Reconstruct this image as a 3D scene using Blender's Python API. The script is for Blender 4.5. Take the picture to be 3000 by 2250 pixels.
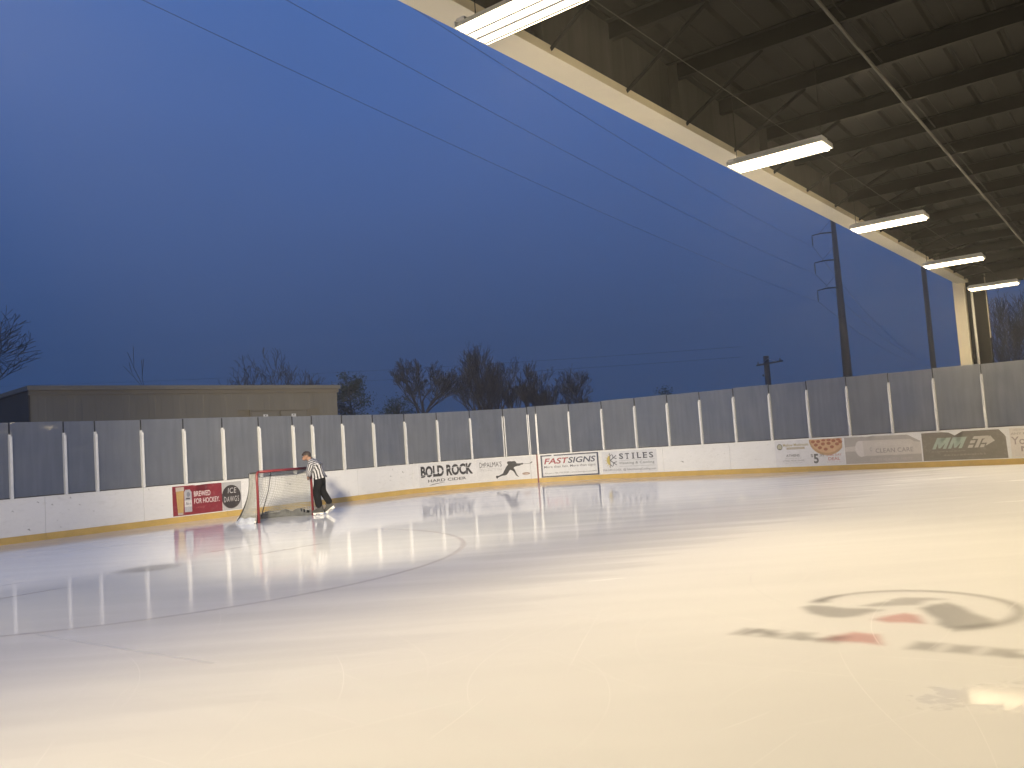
import bpy, bmesh, math, random
import numpy as np
from mathutils import Vector, Matrix, Euler, noise as mnoise

random.seed(11)
scn = bpy.context.scene
for o in list(bpy.data.objects):
    bpy.data.objects.remove(o)
C = scn.collection
PI = math.pi

# ---------------------------------------------------------------- camera
CAM_H = 1.5088
FPX, PITCH, ROLL = 2507.3, math.radians(3.929), math.radians(3.984)
cd = bpy.data.cameras.new('camera')
cd.sensor_fit = 'HORIZONTAL'; cd.sensor_width = 36.0; cd.lens = 36.0 * FPX / 3000.0
cd.clip_start = 0.05; cd.clip_end = 2000
cam = bpy.data.objects.new('camera', cd); C.objects.link(cam)
_cp, _sp, _cr, _sr = math.cos(PITCH), math.sin(PITCH), math.cos(ROLL), math.sin(ROLL)
_F = Vector((0, _cp, _sp)); _U = Vector((0, -_sp, _cp)); _R = Vector((1, 0, 0))
_R2 = _cr * _R - _sr * _U; _U2 = _sr * _R + _cr * _U
cam.matrix_world = Matrix(((_R2.x, _U2.x, -_F.x, 0), (_R2.y, _U2.y, -_F.y, 0), (_R2.z, _U2.z, -_F.z, CAM_H), (0, 0, 0, 1)))
scn.camera = cam

# ---------------------------------------------------------------- sky, dusk
SUN_EL, SUN_ROT = math.radians(-4.5), math.radians(250)
wd = bpy.data.worlds.new('World'); scn.world = wd; wd.use_nodes = True
wn = wd.node_tree.nodes; wl = wd.node_tree.links; wn.clear()
w_out = wn.new('ShaderNodeOutputWorld'); w_bg = wn.new('ShaderNodeBackground')
w_sky = wn.new('ShaderNodeTexSky'); w_sky.sky_type = 'NISHITA'; w_sky.sun_disc = False
w_sky.sun_elevation = SUN_EL; w_sky.sun_rotation = SUN_ROT
w_sky.air_density = 1.0; w_sky.dust_density = 1.0; w_sky.ozone_density = 4.0
# the sheet of low dusk cloud that evens the sky out
w_tc = wn.new('ShaderNodeTexCoord'); w_sep = wn.new('ShaderNodeSeparateXYZ')
w_ramp = wn.new('ShaderNodeValToRGB')
e = w_ramp.color_ramp.elements
e[0].position = 0.0; e[0].color = (0.022, 0.051, 0.132, 1)
e[1].position = 0.75; e[1].color = (0.095, 0.195, 0.520, 1)
m = w_ramp.color_ramp.elements.new(0.12); m.color = (0.026, 0.061, 0.164, 1)
m = w_ramp.color_ramp.elements.new(0.38); m.color = (0.053, 0.121, 0.345, 1)
w_no = wn.new('ShaderNodeTexNoise'); w_no.inputs['Scale'].default_value = 2.3; w_no.inputs['Detail'].default_value = 5.0
w_map = wn.new('ShaderNodeMapping'); w_map.inputs['Scale'].default_value = (1, 1, 2.2)
w_mr = wn.new('ShaderNodeMapRange'); w_mr.inputs['From Min'].default_value = 0.3; w_mr.inputs['From Max'].default_value = 0.7
w_mr.inputs['To Min'].default_value = 0.965; w_mr.inputs['To Max'].default_value = 1.04
w_mul = wn.new('ShaderNodeVectorMath'); w_mul.operation = 'SCALE'
w_add = wn.new('ShaderNodeVectorMath'); w_add.operation = 'ADD'
w_ss = wn.new('ShaderNodeVectorMath'); w_ss.operation = 'SCALE'; w_ss.inputs['Scale'].default_value = 0.05
wl.new(w_tc.outputs['Generated'], w_sep.inputs[0]); wl.new(w_sep.outputs['Z'], w_ramp.inputs['Fac'])
wl.new(w_tc.outputs['Generated'], w_map.inputs['Vector']); wl.new(w_map.outputs[0], w_no.inputs['Vector'])
wl.new(w_no.outputs['Fac'], w_mr.inputs['Value'])
wl.new(w_ramp.outputs['Color'], w_mul.inputs[0]); wl.new(w_mr.outputs['Result'], w_mul.inputs['Scale'])
wl.new(w_sky.outputs['Color'], w_ss.inputs[0])
wl.new(w_mul.outputs[0], w_add.inputs[0]); wl.new(w_ss.outputs[0], w_add.inputs[1])
wl.new(w_add.outputs[0], w_bg.inputs['Color']); w_bg.inputs['Strength'].default_value = 1.0
wl.new(w_bg.outputs[0], w_out.inputs['Surface'])
# last light of the sunken sun behind the cloud
sd = bpy.data.lights.new('sun', 'SUN'); sd.energy = 0.02; sd.angle = math.radians(30); sd.color = (0.75, 0.85, 1.0)
sun = bpy.data.objects.new('sun', sd); C.objects.link(sun); sun.rotation_euler = (math.radians(62), 0, math.radians(-110))

scn.view_settings.view_transform = 'Standard'; scn.view_settings.look = 'None'
scn.view_settings.exposure = 0.0; scn.view_settings.gamma = 1.0; scn.view_settings.use_curve_mapping = False
scn.render.engine = 'CYCLES'
scn.cycles.use_denoising = True
scn.cycles.use_adaptive_sampling = True; scn.cycles.adaptive_threshold = 0.04; scn.cycles.adaptive_min_samples = 32
wd.cycles.sampling_method = 'MANUAL'; wd.cycles.sample_map_resolution = 256
scn.cycles.max_bounces = 5; scn.cycles.diffuse_bounces = 2; scn.cycles.glossy_bounces = 3
scn.cycles.transparent_max_bounces = 14; scn.cycles.volume_bounces = 0
scn.cycles.sample_clamp_indirect = 4.0; scn.cycles.sample_clamp_direct = 12.0
scn.cycles.caustics_reflective = False; scn.cycles.caustics_refractive = False

TUBE_STRENGTH = 418.0
LAMP_COLOR = (1.0, 0.795, 0.49)
FILL_STRENGTH = 40.0; FILL_WATTS = (26000.0, 6000.0); FILL_COLOR = (1.0, 0.85, 0.60)  # fill lamps added for the far boards
HAZE_DENSITY = 0.0021

# ---------------------------------------------------------------- helpers
DL = Vector((0.611766, 0.791038)); WV = Vector((0.791038, -0.611766))
def st(s, t, z=0.0):
    """rink frame: s along the end boards (away to the right), t along the side boards (towards the camera's right)"""
    return Vector((s * DL.x + t * WV.x, s * DL.y + t * WV.y, z))
RZ = math.atan2(DL.y, DL.x)           # rotation of the s axis

MATS = {}
def mat(name, col, rough=0.6, var=0.0, scale=4.0, bump=0.0, bscale=40.0, metal=0.0, spec=0.5, stretch=None, alpha=None, dirt=None):
    if name in MATS: return MATS[name]
    m = bpy.data.materials.new(name); m.use_nodes = True; MATS[name] = m
    nt = m.node_tree; b = nt.nodes['Principled BSDF']
    b.inputs['Base Color'].default_value = (*col, 1); b.inputs['Roughness'].default_value = rough
    b.inputs['Metallic'].default_value = metal; b.inputs['Specular IOR Level'].default_value = spec
    tc = nt.nodes.new('ShaderNodeTexCoord'); mp = nt.nodes.new('ShaderNodeMapping')
    if stretch: mp.inputs['Scale'].default_value = stretch
    nt.links.new(tc.outputs['Object'], mp.inputs['Vector'])
    if var > 0:
        n = nt.nodes.new('ShaderNodeTexNoise'); n.inputs['Scale'].default_value = scale; n.inputs['Detail'].default_value = 5; n.inputs['Roughness'].default_value = 0.62
        nt.links.new(mp.outputs[0], n.inputs['Vector'])
        r = nt.nodes.new('ShaderNodeMapRange'); r.inputs['From Min'].default_value = 0.3; r.inputs['From Max'].default_value = 0.7
        r.inputs['To Min'].default_value = 1 - var; r.inputs['To Max'].default_value = 1 + var
        nt.links.new(n.outputs['Fac'], r.inputs['Value'])
        v = nt.nodes.new('ShaderNodeVectorMath'); v.operation = 'SCALE'; v.inputs[0].default_value = col
        nt.links.new(r.outputs['Result'], v.inputs['Scale']); nt.links.new(v.outputs[0], b.inputs['Base Color'])
        if dirt:
            n2 = nt.nodes.new('ShaderNodeTexNoise'); n2.inputs['Scale'].default_value = dirt[1]; n2.inputs['Detail'].default_value = 6
            mp2 = nt.nodes.new('ShaderNodeMapping'); mp2.inputs['Scale'].default_value = dirt[3] if len(dirt) > 3 else (1, 1, 1)
            nt.links.new(tc.outputs['Object'], mp2.inputs['Vector']); nt.links.new(mp2.outputs[0], n2.inputs['Vector'])
            r2 = nt.nodes.new('ShaderNodeMapRange'); r2.inputs['From Min'].default_value = 0.55; r2.inputs['From Max'].default_value = 0.8
            r2.inputs['To Max'].default_value = dirt[2]
            nt.links.new(n2.outputs['Fac'], r2.inputs['Value'])
            mx = nt.nodes.new('ShaderNodeMix'); mx.data_type = 'RGBA'; mx.inputs['B'].default_value = (*dirt[0], 1)
            nt.links.new(r2.outputs['Result'], mx.inputs['Factor']); nt.links.new(v.outputs[0], mx.inputs['A'])
            nt.links.new(mx.outputs['Result'], b.inputs['Base Color'])
    if bump > 0:
        n = nt.nodes.new('ShaderNodeTexNoise'); n.inputs['Scale'].default_value = bscale; n.inputs['Detail'].default_value = 4
        nt.links.new(mp.outputs[0], n.inputs['Vector'])
        bp = nt.nodes.new('ShaderNodeBump'); bp.inputs['Strength'].default_value = bump; bp.inputs['Distance'].default_value = 0.01
        nt.links.new(n.outputs['Fac'], bp.inputs['Height']); nt.links.new(bp.outputs[0], b.inputs['Normal'])
    return m

ORI = {}
def origin(o):
    return ORI.get(o.name, Vector((0, 0, 0))) if o else Vector((0, 0, 0))
def tag(o, label=None, cat=None, group=None, kind=None):
    if label: o['label'] = label
    if cat: o['category'] = cat
    if group: o['group'] = group
    if kind: o['kind'] = kind
    return o
def thing(name, loc, label, cat, group=None):
    o = bpy.data.objects.new(name, None); C.objects.link(o); o.location = loc; o.empty_display_size = 0.2
    ORI[o.name] = Vector(loc)
    return tag(o, label, cat, group)

class MB:
    def __init__(self): self.v = []; self.f = []
    def add(self, vs, fs):
        k = len(self.v); self.v += [tuple(x) for x in vs]; self.f += [tuple(i + k for i in q) for q in fs]; return self
    def box(self, p, ax, ay, az):
        """p = centre, ax/ay/az = half-extent vectors"""
        p, ax, ay, az = Vector(p), Vector(ax), Vector(ay), Vector(az)
        vs = [p + i * ax + j * ay + k * az for k in (-1, 1) for j in (-1, 1) for i in (-1, 1)]
        return self.add(vs, [(0, 2, 3, 1), (4, 5, 7, 6), (0, 1, 5, 4), (2, 6, 7, 3), (0, 4, 6, 2), (1, 3, 7, 5)])
    def boxst(self, s0, s1, t0, t1, z0, z1):
        c = st((s0 + s1) / 2, (t0 + t1) / 2, (z0 + z1) / 2)
        return self.box(c, Vector((DL.x, DL.y, 0)) * (s1 - s0) / 2, Vector((WV.x, WV.y, 0)) * (t1 - t0) / 2, (0, 0, (z1 - z0) / 2))
    def aabb(self, x0, x1, y0, y1, z0, z1):
        return self.box(((x0 + x1) / 2, (y0 + y1) / 2, (z0 + z1) / 2), ((x1 - x0) / 2, 0, 0), (0, (y1 - y0) / 2, 0), (0, 0, (z1 - z0) / 2))
    def tube(self, pts, rad, n=6, caps=True):
        pts = [Vector(p) for p in pts]
        if not hasattr(rad, '__len__'): rad = [rad] * len(pts)
        rings = []; prev = None
        for i, p in enumerate(pts):
            d = (pts[min(i + 1, len(pts) - 1)] - pts[max(i - 1, 0)])
            if d.length < 1e-9: d = Vector((0, 0, 1))
            d.normalize()
            if prev is None:
                a = d.cross(Vector((0, 0, 1)))
                if a.length < 0.1: a = d.cross(Vector((1, 0, 0)))
            else:
                a = prev - d * prev.dot(d)
            a.normalize(); prev = a; b = d.cross(a)
            rings.append([p + (math.cos(2 * PI * k / n) * a + math.sin(2 * PI * k / n) * b) * rad[i] for k in range(n)])
        vs = [q for r in rings for q in r]; fs = []
        for i in range(len(pts) - 1):
            for k in range(n):
                fs.append((i * n + k, i * n + (k + 1) % n, (i + 1) * n + (k + 1) % n, (i + 1) * n + k))
        if caps: fs += [tuple(reversed(range(n))), tuple(range((len(pts) - 1) * n, len(pts) * n))]
        return self.add(vs, fs)
    def build(self, name, m, parent=None, smooth=False, loc=None):
        me = bpy.data.meshes.new(name)
        o0 = origin(parent) if loc is None else Vector(loc)
        me.from_pydata([(x - o0.x, y - o0.y, z - o0.z) for x, y, z in self.v], [], self.f)
        if smooth: me.polygons.foreach_set('use_smooth', [True] * len(me.polygons))
        me.materials.append(m); me.update()
        o = bpy.data.objects.new(name, me); C.objects.link(o)
        if parent: o.parent = parent; ORI[o.name] = o0
        else: o.location = o0 if loc is not None else (0, 0, 0); ORI[o.name] = Vector((0, 0, 0)) if loc is None else o0
        return o
def inst(name, me, parent, loc, rz=0.0):
    o = bpy.data.objects.new(name, me); C.objects.link(o); o.parent = parent
    o.location = Vector(loc) - origin(parent); o.rotation_euler = (0, 0, rz); ORI[o.name] = origin(parent)
    return o

# ---------------------------------------------------------------- wall of the rink
TW, SWL, R0 = -21.3, 26.45, 6.1
SC, TC = SWL - R0, TW + R0
A1, A2 = SC, SC + R0 * PI / 2
BH, WH, GH, KH = 1.022, 2.505, 2.785, 0.155
def wall(a, z, off=0.0):
    if a <= A1: s, t = a, TW + off
    elif a >= A2: s, t = SWL - off, TC + (a - A2)
    else:
        g = (a - A1) / R0; s, t = SC + (R0 - off) * math.sin(g), TC - (R0 - off) * math.cos(g)
    return st(s, t, z)
def wall_rz(a):
    return RZ - (0 if a <= A1 else PI / 2 if a >= A2 else (a - A1) / R0)
def slab(mb, a0, a1, z0, z1, o0, o1, step=0.3):
    """curved slab along the wall, between offsets o0 (back) and o1 (ice side)"""
    n = max(1, math.ceil((a1 - a0) / step)) if (a1 > A1 and a0 < A2) else 1
    vs = []; fs = []
    for i in range(n + 1):
        a = a0 + (a1 - a0) * i / n
        vs += [wall(a, z0, o1), wall(a, z1, o1), wall(a, z1, o0), wall(a, z0, o0)]
    for i in range(n):
        k = 4 * i
        for j in range(4): fs.append((k + j, k + (j + 1) % 4, k + 4 + (j + 1) % 4, k + 4 + j))
    fs += [(3, 2, 1, 0), (4 * n, 4 * n + 1, 4 * n + 2, 4 * n + 3)]
    mb.add(vs, fs); return mb

# ---------------------------------------------------------------- materials
def ice_material(name, col, alpha_attr=None):
    m = bpy.data.materials.new(name); m.use_nodes = True; nt = m.node_tree; b = nt.nodes['Principled BSDF']
    N = nt.nodes.new; L = nt.links.new
    ge = N('ShaderNodeNewGeometry')
    def noise(scale, detail=4, stretch=(1, 1, 1), rot=0.0):
        mp = N('ShaderNodeMapping'); mp.inputs['Scale'].default_value = stretch; mp.inputs['Rotation'].default_value = (0, 0, rot)
        n = N('ShaderNodeTexNoise'); n.inputs['Scale'].default_value = scale; n.inputs['Detail'].default_value = detail
        L(ge.outputs['Position'], mp.inputs['Vector']); L(mp.outputs[0], n.inputs['Vector']); return n.outputs['Fac']
    def rng(v, a, b_, c, d):
        r = N('ShaderNodeMapRange'); r.inputs['From Min'].default_value = a; r.inputs['From Max'].default_value = b_
        r.inputs['To Min'].default_value = c; r.inputs['To Max'].default_value = d; L(v, r.inputs['Value']); return r.outputs['Result']
    def math_(op, x, y):
        q = N('ShaderNodeMath'); q.operation = op
        for i, v in enumerate((x, y)):
            if isinstance(v, (int, float)): q.inputs[i].default_value = v
            else: L(v, q.inputs[i])
        return q.outputs[0]
    big = noise(0.16, 3, (1, 1, 1)); streak = noise(0.9, 6, (0.25, 2.2, 1), -RZ + 0.2); fine = noise(14, 5)
    shade = math_('MULTIPLY', rng(big, 0.35, 0.65, 0.97, 1.02), rng(streak, 0.3, 0.7, 0.98, 1.015))
    if alpha_attr is None:
        v = N('ShaderNodeVectorMath'); v.operation = 'SCALE'; v.inputs[0].default_value = col; L(shade, v.inputs['Scale'])
        L(v.outputs[0], b.inputs['Base Color'])
    else:
        at = N('ShaderNodeAttribute'); at.attribute_name = alpha_attr
        L(at.outputs['Color'], b.inputs['Base Color']); L(at.outputs['Alpha'], b.inputs['Alpha'])
    ro = math_('ADD', rng(big, 0.32, 0.68, 0.03, 0.08), rng(streak, 0.35, 0.75, 0.0, 0.05))
    # the uncovered end is wet, the ice under the roof is frosted over except for a puddle
    sx = N('ShaderNodeSeparateXYZ'); L(ge.outputs['Position'], sx.inputs[0])
    tt = math_('ADD', math_('MULTIPLY', sx.outputs['X'], WV.x), math_('MULTIPLY', sx.outputs['Y'], WV.y))
    frost = rng(math_('ADD', tt, math_('MULTIPLY', streak, 3.0)), -8.5, -3.5, 0.0, 0.17)
    px = math_('SUBTRACT', sx.outputs['X'], 2.44); py = math_('MULTIPLY', math_('SUBTRACT', sx.outputs['Y'], 4.64), 2.1)
    pd = math_('SQRT', math_('ADD', math_('MULTIPLY', px, px), math_('MULTIPLY', py, py)), 0)
    pud = rng(math_('ADD', pd, math_('MULTIPLY', noise(11.0, 6), 1.15)), 0.86, 1.0, 0.10, 1.0)
    L(math_('ADD', math_('MAXIMUM', ro, 0.045), math_('MULTIPLY', frost, pud)), b.inputs['Roughness'])
    L(rng(math_('MULTIPLY', frost, pud), 0.0, 0.17, 0.5, 0.015), b.inputs['Specular IOR Level'])
    b.inputs['IOR'].default_value = 1.31
    # slow swell of the sheet, frosting, fine scratches
    wave = noise(2.2, 2, (1, 1, 1)); scr = noise(30, 3, (0.06, 1.6, 1), 0.5); scr2 = noise(30, 3, (0.06, 1.6, 1), -0.9)
    hgt = math_('ADD', math_('MULTIPLY', wave, 0.10), math_('ADD', math_('MULTIPLY', fine, 0.020), math_('MULTIPLY', math_('ADD', scr, scr2), 0.012)))
    bp = N('ShaderNodeBump'); bp.inputs['Strength'].default_value = 0.20; bp.inputs['Distance'].default_value = 0.02
    L(hgt, bp.inputs['Height']); L(bp.outputs[0], b.inputs['Normal'])
    MATS[name] = m; return m
M_ICE = ice_material('ice', (0.80, 0.805, 0.80))
M_ICEPAINT = ice_material('paint_under_ice', (0.3, 0.3, 0.3), 'paint')

def glass_material():
    m = bpy.data.materials.new('fogged_glass'); m.use_nodes = True; nt = m.node_tree; nt.nodes.clear()
    N = nt.nodes.new; L = nt.links.new
    out = N('ShaderNodeOutputMaterial'); ge = N('ShaderNodeNewGeometry'); oi = N('ShaderNodeObjectInfo')
    n = N('ShaderNodeTexNoise'); n.inputs['Scale'].default_value = 1.1; n.inputs['Detail'].default_value = 5
    n2 = N('ShaderNodeTexNoise'); n2.inputs['Scale'].default_value = 2.0; n2.inputs['Detail'].default_value = 6
    mp = N('ShaderNodeMapping'); mp.inputs['Scale'].default_value = (4, 4, 0.35)
    L(ge.outputs['Position'], n.inputs['Vector']); L(ge.outputs['Position'], mp.inputs['Vector']); L(mp.outputs[0], n2.inputs['Vector'])
    ad = N('ShaderNodeMath'); ad.operation = 'ADD'; L(n.outputs['Fac'], ad.inputs[0]); L(n2.outputs['Fac'], ad.inputs[1])
    ad2 = N('ShaderNodeMath'); ad2.operation = 'MULTIPLY_ADD'; ad2.inputs[1].default_value = 0.7; L(oi.outputs['Random'], ad2.inputs[0]); L(ad.outputs[0], ad2.inputs[2])
    r = N('ShaderNodeMapRange'); r.inputs['From Min'].default_value = 0.8; r.inputs['From Max'].default_value = 1.85
    r.inputs['To Min'].default_value = 0.60; r.inputs['To Max'].default_value = 0.94; L(ad2.outputs[0], r.inputs['Value'])
    tr = N('ShaderNodeBsdfTransparent'); tr.inputs['Color'].default_value = (0.92, 0.94, 0.95, 1)
    df = N('ShaderNodeBsdfDiffuse'); df.inputs['Color'].default_value = (0.37, 0.385, 0.395, 1)
    tl = N('ShaderNodeBsdfTranslucent'); tl.inputs['Color'].default_value = (0.74, 0.77, 0.81, 1)
    m1 = N('ShaderNodeMixShader'); m1.inputs[0].default_value = 0.58; L(df.outputs[0], m1.inputs[1]); L(tl.outputs[0], m1.inputs[2])
    m2 = N('ShaderNodeMixShader'); L(r.outputs['Result'], m2.inputs[0]); L(tr.outputs[0], m2.inputs[1]); L(m1.outputs[0], m2.inputs[2])
    gl = N('ShaderNodeBsdfGlossy'); gl.inputs['Roughness'].default_value = 0.014
    wv = N('ShaderNodeTexNoise'); wv.inputs['Scale'].default_value = 3.0; L(ge.outputs['Position'], wv.inputs['Vector'])
    bp = N('ShaderNodeBump'); bp.inputs['Strength'].default_value = 0.06; bp.inputs['Distance'].default_value = 0.02; L(wv.outputs['Fac'], bp.inputs['Height'])
    L(bp.outputs[0], gl.inputs['Normal'])
    fr = N('ShaderNodeFresnel'); fr.inputs['IOR'].default_value = 1.45
    fm = N('ShaderNodeMath'); fm.operation = 'MULTIPLY'; fm.inputs[1].default_value = 0.8; L(fr.outputs[0], fm.inputs[0])
    m3 = N('ShaderNodeMixShader'); L(fm.outputs[0], m3.inputs[0]); L(m2.outputs[0], m3.inputs[1]); L(gl.outputs[0], m3.inputs[2])
    L(m3.outputs[0], out.inputs['Surface']); return m
M_GLASS = glass_material()

M_BOARD = mat('white_board', (0.74, 0.74, 0.73), 0.42, 0.03, 1.2, 0.05, 60, dirt=((0.50, 0.49, 0.46), 5.0, 0.35, (1, 1, 2.5)))
M_KICK = mat('yellow_kick', (0.55, 0.375, 0.11), 0.5, 0.10, 2.5, 0.05, 50, dirt=((0.42, 0.33, 0.16), 6.0, 0.5))
M_RAIL = mat('dark_seal', (0.06, 0.058, 0.055), 0.6, 0.1, 6)
M_STAN = mat('white_stanchion', (0.72, 0.72, 0.70), 0.4, 0.05, 5)
M_STEEL = mat('galvanised', (0.32, 0.33, 0.34), 0.4, 0.12, 8, metal=0.6)
M_COND = mat('dull_conduit', (0.07, 0.068, 0.062), 0.6, 0.15, 3, spec=0.06)
M_PIPE = mat('grey_pipe', (0.17, 0.17, 0.165), 0.6, 0.1, 4, spec=0.2)
M_GAP = mat('dark_gap', (0.03, 0.03, 0.032), 0.7, 0.1, 8)
M_RED = mat('red_paint', (0.17, 0.017, 0.021), 0.4, 0.12, 8, dirt=((0.20, 0.05, 0.05), 12.0, 0.6))
M_CREAM = mat('cream_paint', (0.74, 0.68, 0.52), 0.45, 0.05, 0.9, 0.03, 30, dirt=((0.52, 0.45, 0.33), 1.6, 0.35))
M_CREAM_DIM = mat('cream_paint_dimmed', (0.50, 0.46, 0.35), 0.5, 0.06, 0.9, dirt=((0.34, 0.30, 0.22), 1.6, 0.4))  # cream paint darkened to offset the strong light of the nearby lamp
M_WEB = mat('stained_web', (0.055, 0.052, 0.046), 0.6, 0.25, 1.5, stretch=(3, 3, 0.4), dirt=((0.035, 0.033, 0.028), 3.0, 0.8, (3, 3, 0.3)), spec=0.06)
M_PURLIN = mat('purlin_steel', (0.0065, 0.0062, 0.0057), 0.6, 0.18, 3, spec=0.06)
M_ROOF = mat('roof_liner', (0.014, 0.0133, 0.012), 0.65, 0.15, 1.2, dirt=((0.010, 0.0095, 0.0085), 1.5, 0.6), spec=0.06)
M_DARK = mat('dark_steel', (0.014, 0.0135, 0.0125), 0.5, 0.15, 4, spec=0.06)
M_DIV = mat('divider_grey', (0.55, 0.55, 0.55), 0.5, 0.05, 8)
M_FIX = mat('fixture_white', (0.80, 0.80, 0.78), 0.35, 0.03, 8)
M_WOOD = mat('pole_wood', (0.055, 0.048, 0.042), 0.85, 0.25, 3, 0.3, 20, stretch=(6, 6, 0.5))
M_POLE = mat('pole_steel', (0.06, 0.058, 0.053), 0.6, 0.15, 3, stretch=(2, 2, 0.3))
M_WIRE = mat('wire', (0.03, 0.03, 0.032), 0.6)
M_BARK = mat('bark', (0.050, 0.043, 0.037), 0.9, 0.25, 6)
M_TWIG = mat('twig', (0.060, 0.050, 0.043), 0.9, 0.2, 6)
M_LEAF = mat('evergreen_leaf', (0.030, 0.042, 0.026), 0.8, 0.3, 3)
M_TAN = mat('tan_metal', (0.205, 0.187, 0.145), 0.5, 0.05, 0.8, dirt=((0.20, 0.175, 0.13), 1.2, 0.4, (1, 1, 0.4)))
M_TAN2 = mat('tan_trim', (0.20, 0.176, 0.132), 0.5, 0.06, 1)
M_GROUND = mat('ground_grass', (0.06, 0.062, 0.04), 0.95, 0.35, 0.4, 0.4, 6)

def emit(name, col, strength):
    m = bpy.data.materials.new(name); m.use_nodes = True; nt = m.node_tree; b = nt.nodes['Principled BSDF']
    b.inputs['Base Color'].default_value = (0.8, 0.8, 0.8, 1)
    b.inputs['Emission Color'].default_value = (*col, 1); b.inputs['Emission Strength'].default_value = strength
    return m
M_TUBE = emit('lit_tube', LAMP_COLOR, TUBE_STRENGTH)

# ---------------------------------------------------------------- ground and ice
def ground_z(x, y):
    t = x * WV.x + y * WV.y
    k = min(1, max(0, (-t - 23.8) / 4.0)); k = k * k * (3 - 2 * k)
    return -0.04 + 1.42 * k + 0.05 * mnoise.noise((x * 0.08, y * 0.08, 3.0)) * k
g = MB(); NG = 141; EXT = 105.0
gv = []
for j in range(NG):
    for i in range(NG):
        x, y = -EXT + 2 * EXT * i / (NG - 1), -EXT + 2 * EXT * j / (NG - 1) + 10
        gv.append((x, y, ground_z(x, y)))
gf = [(j * NG + i, j * NG + i + 1, (j + 1) * NG + i + 1, (j + 1) * NG + i) for j in range(NG - 1) for i in range(NG - 1)]
g.add(gv, gf); go = g.build('ground', M_GROUND, smooth=True); tag(go, kind='structure')

ib = MB()
path = [st(-6, 16), st(-6, TW + 0.03)] + [wall(a, 0, -0.03) for a in [A1 - 0.01] + [A1 + (A2 - A1) * i / 40 for i in range(1, 41)]] + [st(SWL + 0.03, 16)]
ib.add([(p.x, p.y, 0.0) for p in path], [tuple(range(len(path)))])
ice = ib.build('ice', M_ICE); tag(ice, kind='structure')

def paint_sheet(name, verts, faces, cols, z=0.004):
    me = bpy.data.meshes.new(name); me.from_pydata([(x, y, z) for x, y in verts], [], faces)
    ca = me.color_attributes.new('paint', 'FLOAT_COLOR', 'POINT')
    for i, c in enumerate(cols): ca.data[i].color = c
    me.materials.append(M_ICEPAINT); o = bpy.data.objects.new(name, me); C.objects.link(o); o.parent = ice
    ORI[o.name] = Vector((0, 0, 0)); return o
# face-off circle under the ice
cc = Vector((-5.785, 13.144)); rr = 4.87
vs, fs, cs = [], [], []
NN = 180
for i in range(NN):
    g_ = 2 * PI * i / NN
    for dr, al in ((-0.06, 0), (-0.025, 0.20), (0.025, 0.20), (0.06, 0)):
        vs.append((cc.x + (rr + dr) * math.cos(g_), cc.y + (rr + dr) * math.sin(g_))); cs.append((0.33, 0.20, 0.21, al * (0.8 + 0.4 * mnoise.noise((math.cos(g_) * 3, math.sin(g_) * 3, 1)))))
    for k in range(3):
        a, b = i * 4, ((i + 1) % NN) * 4; fs.append((a + k, a + k + 1, b + k + 1, b + k))
paint_sheet('faceoff_circle', vs, fs, cs)
# face-off spot
vs, fs, cs = [], [], []
for i in range(36):
    for r_, al in ((0.0, 0.34), (0.24, 0.30), (0.50, 0.0)):
        k = 2 * PI * i / 36; vs.append((cc.x + 0.12 + r_ * math.cos(k) * 1.1, cc.y - 0.1 + r_ * math.sin(k) * 1.1)); cs.append((0.14, 0.12, 0.13, al))
    for k in range(2):
        a, b = i * 3, ((i + 1) % 36) * 3; fs.append((a + k, a + k + 1, b + k + 1, b + k))
paint_sheet('faceoff_spot', vs, fs, cs, 0.0045)
def ice_line(name, p, q, w_, col, al, z=0.004):
    p, q = Vector(p), Vector(q); d = (q - p).normalized(); n_ = Vector((-d.y, d.x)); vs, fs, cs = [], [], []
    for i in range(9):
        c_ = p + (q - p) * i / 8
        for o_, a_ in ((-w_, 0), (-w_ * 0.4, al), (w_ * 0.4, al), (w_, 0)):
            v_ = c_ + n_ * o_; vs.append((v_.x, v_.y)); cs.append((*col, a_ * (0.6 + 0.4 * math.sin(PI * i / 8))))
    for i in range(8):
        for k in range(3): fs.append((i * 4 + k, i * 4 + k + 1, i * 4 + 5 + k, i * 4 + 4 + k))
    return paint_sheet(name, vs, fs, cs, z)
for s0_, t0_, s1_, t1_ in ((8.3, -11.9, 9.7, -11.9), (8.3, -13.3, 9.7, -13.3), (5.4, -11.9, 4.0, -11.9), (5.4, -13.3, 4.0, -13.3)):
    a_, b_ = st(s0_, t0_), st(s1_, t1_); ice_line('restraining_mark', (a_.x, a_.y), (b_.x, b_.y), 0.05, (0.25, 0.18, 0.19), 0.30, 0.0052)
ice_line('seam_in_ice', (-4.69, 8.28), (-2.4, 6.6), 0.03, (0.93, 0.93, 0.93), 0.25)
a_, b_ = st(2, -18.34), st(24.8, -18.34); ice_line('goal_line', (a_.x, a_.y), (b_.x, b_.y), 0.05, (0.45, 0.12, 0.13), 0.22, 0.005)

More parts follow.
